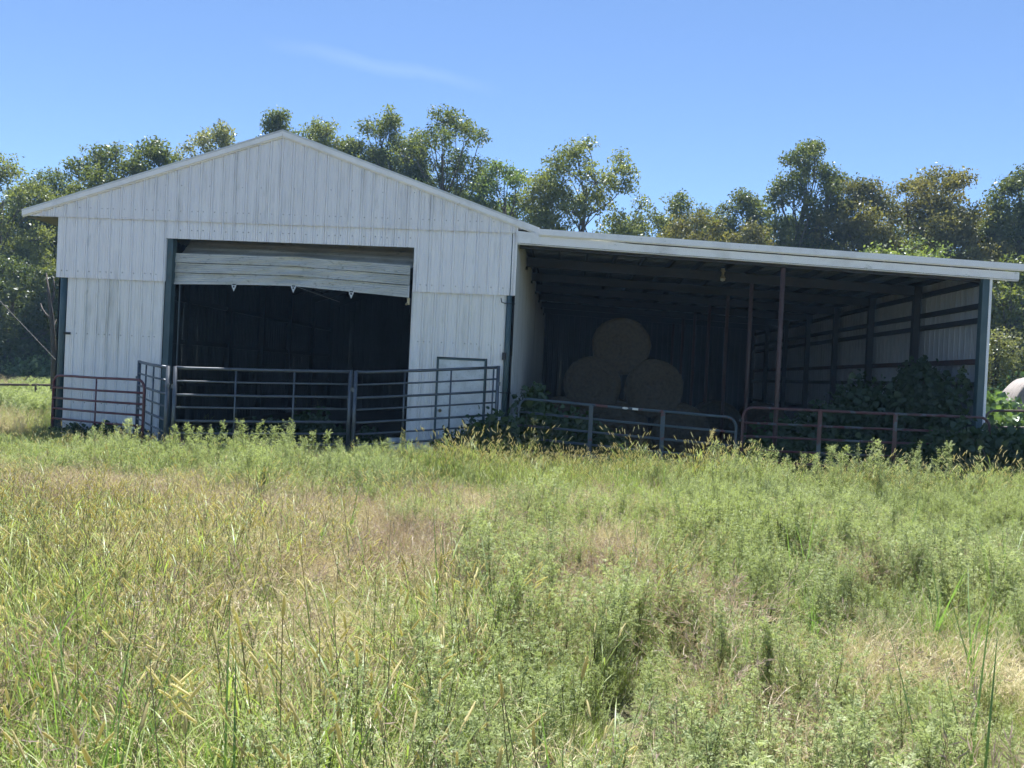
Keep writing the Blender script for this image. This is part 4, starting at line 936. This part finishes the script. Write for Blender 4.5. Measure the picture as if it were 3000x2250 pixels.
def w_dry(x, y, Z, a):
    band = sm(Z, 4.6, 5.8) * (1 - sm(Z, 9.3, 10.6)) * sm(-a, -0.26, -0.16) * (1 - 0.4 * sm(-a, 0.42, 0.6))
    return np.clip(band * (0.45 + 0.8 * f2(x, y)) + 0.10 * sm(f3(x, y), 0.55, 0.85) * np.where(a < 0.1, 1, 0.6) + 0.03, 0, 1)
def w_fox(x, y, Z, a):
    lf = sm(-a, 0.15, 0.4) * sm(Z, 2, 4) * (1 - sm(Z, 7.5, 9))
    row = np.exp(-((a - 0.1) / 0.17) ** 2) * sm(Z, 10.5, 11.5)
    return np.clip(0.13 + 0.35 * sm(f4(x, y), 0.4, 0.7) * (a < 0.15) + 0.8 * lf + 0.9 * row - 0.12 * (a > 0.2), 0, 1)

# low grass almost everywhere
GMATS = [GM['blade'], GM['straw']]; R0 = 0.42
x, y, Z, a, g = rnd_points(0.44, 1); k = keep(x, y) & (g.random(len(x)) < 0.86); XY = np.column_stack([x, y])[k]
ks = [p_fill(20 + i) for i in range(6)]; pr = [patch('low_grass_%02d' % i, ks, 46, R0, 500 + i, GMATS) for i in range(5)]
scatter('low_grass', 'low green and straw grass filling the meadow between the taller weeds', 'grass', XY, g.integers(0, 5, len(XY)), pr, (0.6 + 0.6 * f4(XY[:, 0], XY[:, 1]) + 0.25 * g.random(len(XY))) * (1 - 0.42 * w_forb(x, y, Z, a)[k]) * hf(Z[k]), seed=1)
# foxtail: thick and thin patches
x, y, Z, a, g = rnd_points(0.46, 2); k = keep(x, y) & (g.random(len(x)) < w_fox(x, y, Z, a) * 1.15); XY = np.column_stack([x, y])[k]; ZZ = Z[k]; ww = w_fox(x, y, Z, a)[k]
ks = ks_fox = [p_fox(40 + i) for i in range(6)]; FM = [GM['blade'], GM['head'], GM['stem']]
pr = [patch('foxtail_%02d' % i, ks, 7 if i < 3 else 15, R0, 520 + i, FM) for i in range(6)]
scatter('foxtail_grass', 'foxtail grass with tan seed heads all through the meadow', 'grass', XY, np.where(ww > 0.6, g.integers(3, 6, len(XY)), g.integers(0, 3, len(XY))), pr, (0.85 + 0.3 * g.random(len(XY)) + 0.08 * (ZZ > 11)) * hf(ZZ), seed=2)
# ragweed
x, y, Z, a, g = rnd_points(0.40, 3); k = keep(x, y) & (g.random(len(x)) < w_forb(x, y, Z, a)); XY = np.column_stack([x, y])[k]; ZZ = Z[k]
ks = ks_forb = [p_forb(60 + i, 0.50 + 0.04 * i, 12 + i) for i in range(5)]; pr = [patch('ragweed_%02d' % i, ks, 16, R0 * 0.86, 540 + i, [GM['forb'], GM['stem']], (0.5, 1.2)) for i in range(5)]
k2 = f1(XY[:, 0] + 30, XY[:, 1]) + 0.25 * (g.random(len(XY)) - 0.5) > 0.12; XY = XY[k2]; ZZ = ZZ[k2]
scatter('ragweed', 'grey-green feathery weeds massed over the right half of the meadow', 'weeds', XY, g.integers(0, 5, len(XY)), pr, (0.66 + 0.52 * f4(XY[:, 0], XY[:, 1]) * (0.6 + 0.8 * g.random(len(XY)))) * np.interp(ZZ, [2, 5, 9, 12.5, 14], [0.70, 0.76, 0.72, 0.64, 0.5]), seed=3)
# dry grass
x, y, Z, a, g = rnd_points(0.40, 4); k = keep(x, y) & (g.random(len(x)) < w_dry(x, y, Z, a)); XY = np.column_stack([x, y])[k]
ks = [p_dry(80 + i, i >= 4) for i in range(6)]; pr = [patch('dry_grass_%02d' % i, ks, 24, R0, 560 + i, [GM['straw'], GM['straw'], GM['stem'], GM['purple']], tilt=0.2) for i in range(5)]
scatter('dry_grass', 'straw brown dry grass in the middle of the meadow', 'grass', XY, g.integers(0, 5, len(XY)), pr, (0.85 + 0.3 * g.random(len(XY))) * hf(Z[k]), seed=4)
# uneven fringe of seed heads and bushy weeds along the edge of the barn's shadow
g = np.random.default_rng(31); n = 120; XY = np.column_stack([8.0 + 10.5 * g.random(n), -2.1 - 1.5 * g.random(n)])
pr = [patch('fringe_foxtail_%02d' % i, ks_fox, 9, 0.3, 620 + i, FM, (0.7, 1.1), 0.2) for i in range(4)]
scatter('fringe_foxtail', 'tall foxtail fringe standing up against the dark lean-to', 'grass', XY, g.integers(0, 4, n), pr, 0.70 + 0.45 * g.random(n) * f4(XY[:, 0], XY[:, 1]) * 1.6 - 0.08 * (XY[:, 0] > 13.5), seed=11)
XY = np.concatenate([np.column_stack([1.5 + 6.6 * g.random(70), -3.0 - 1.6 * g.random(70)]), np.column_stack([12.5 + 6.5 * g.random(50), -2.4 - 1.4 * g.random(50)]), np.column_stack([-2 + 3.2 * g.random(26), -2.3 - 2.0 * g.random(26)])])
pr = [patch('fringe_ragweed_%02d' % i, ks_forb, 9, 0.36, 640 + i, [GM['forb'], GM['stem']], (0.5, 1.15)) for i in range(4)]
scatter('fringe_ragweed', 'bushy ragweed clumps along the edge of the barn shadow', 'weeds', XY, g.integers(0, 4, len(XY)), pr, 0.48 + 0.6 * g.random(len(XY)) * f2(XY[:, 0], XY[:, 1]) * 1.5, seed=12)
# broad green blades in the left foreground and here and there
x, y, Z, a, g = rnd_points(0.22, 5); wv = 0.55 * np.exp(-((a + 0.36) / 0.13) ** 2) * (Z < 3.9) * (Z > 1.9) + 0.035 * (Z > 2.2) + 0.2 * np.exp(-((a - 0.14) / 0.1) ** 2) * (Z > 11) * (Z < 13)
k = keep(x, y) & (g.random(len(x)) < wv); XY = np.column_stack([x, y])[k]
pr = [patch('broad_grass_%02d' % i, [p_wide(95 + i)], 1, 0.01, 580 + i, [GM['wide']]) for i in range(4)]
scatter('broad_grass', 'broad bright green grass blades in the left foreground', 'grass', XY, g.integers(0, 4, len(XY)), pr, (0.7 + 0.35 * g.random(len(XY))) * hf(Z[k]), seed=5)
# field beyond, left and right of the barn
g = np.random.default_rng(77); n = 2600
xl = np.concatenate([-0.5 - 26 * g.random(n) ** 1.3, 18.6 + 9 * g.random(300)]); yl = np.concatenate([-2 + 26 * g.random(n), -1 + 12 * g.random(300)])
pr = [patch('field_grass_00', [p_fill(120 + i) for i in range(3)], 34, 0.45, 600, GMATS), patch('field_grass_01', [p_forb(130 + i, 0.5, 9, lf=1.1) for i in range(2)], 9, 0.45, 601, [GM['forb'], GM['stem']]), patch('field_grass_02', [p_dry(140)], 18, 0.45, 602, [GM['straw'], GM['straw'], GM['stem'], GM['purple']])]
tt = f3(xl, yl); ii = np.where(tt > 0.52, 1, np.where(tt < 0.22, 2, 0))
scatter('field_grass', 'paler field grass beyond the left corner of the barn', 'grass', np.column_stack([xl, yl]), ii, pr, 0.9 + 0.6 * g.random(len(xl)), seed=6)

scatter('woods', 'wood closing off the meadow behind the first row of trees', 'woods', WXY, WID, kinds, WSC, seed=9)
# tall single weeds standing out against the dark barn
spk = [(1148, 905, -2.7, 'tall pale flowering weed leaning right beside the barn corner bush', 0.9), (962, 936, -2.8, 'bushy grey-green weed spire in front of the walk door', 0.75), (838, 948, -2.6, 'slim weed spire in front of the open doorway', 0.6),
       (514, 945, -3.2, 'weed spire in front of the left corral panel', 0.6), (1210, 975, -2.7, 'small weed spire below the blue gate', 0.6), (1628, 950, -2.9, 'plump weed spire between the blue and red gates', 0.7),
       (1790, 963, -2.9, 'leaning weed spire below the red gate', 0.65), (2115, 965, -2.7, 'weed spire at the foot of the lean-to corner post', 0.6), (1560, 985, -3.0, 'low weed spire near the right end of the blue gate', 0.5)]
for k, (u, v, Y, lb, H) in enumerate(spk):
    top = at(u, v, Y); b0 = float(gz(top[0], Y)); h_ = top[2] - b0
    b = p_forb(400 + k, max(0.4, h_), 22, True, 1.0).obj('tall_weed', [GM['forb'] if k else LM['pale'], GM['stem']]); COL.objects.link(b); b.location = (top[0], Y, b0); b.rotation_euler = (0.02, 0.05 if k in (0, 6) else 0, k)
    tag(b, lb, 'weed', 'single weeds standing against the dark barn')
jg = thing('seeding_grass', 'tall grass stalk with a ragged seed plume in front of the blue gate', 'grass', (at(1520, 970, -2.6)[0], -2.6, 0.15))
pt, tp = at(1520, 975, -2.6), at(1540, 930, -2.6); g = np.random.default_rng(8); b = PB()
P = [np.array([pt[0] - 0.12, -2.6, 0.1]), np.array([pt[0] - 0.05, -2.6, 0.5]), pt, tp]; b.strip(P, np.array([1.0, 0, 0]), [0.006, 0.005, 0.004, 0.002], 1, 0.6)
for k in range(60):
    q = pt + (tp - pt) * g.uniform(0.25, 1.0); dd = (tp - pt) / np.linalg.norm(tp - pt) + g.normal(size=3) * 0.55; dd /= np.linalg.norm(dd); s2 = np.cross(dd, g.normal(size=3)); s2 /= np.linalg.norm(s2); b.leaf(q, dd, s2, 0.07, 0.010, 0, g.random())
me = b.obj('plume', [GM['head'], GM['stem']]); COL.objects.link(me); me.parent = jg; me.matrix_parent_inverse = Matrix.Translation(-Vector(jg.location))

# ------------------------------------------------------------------ blue haze box, added for the lens veil over darks and slight far haze
hz = MB().box(-60, 80, -45, 60, -1.6, 24).build('haze', None)
q, t = mat_new('veil_haze'); o = t.nodes.new("ShaderNodeOutputMaterial"); v = t.nodes.new("ShaderNodeVolumePrincipled")
v.inputs['Color'].default_value = (0.40, 0.67, 1.0, 1); v.inputs['Density'].default_value = VEIL_DENSITY; v.inputs['Anisotropy'].default_value = 0.0
t.links.new(v.outputs[0], o.inputs['Volume']); hz.data.materials.append(q); tag(hz, 'thin bluish haze added for the lens veil and slight far haze', 'haze', kind='stuff')
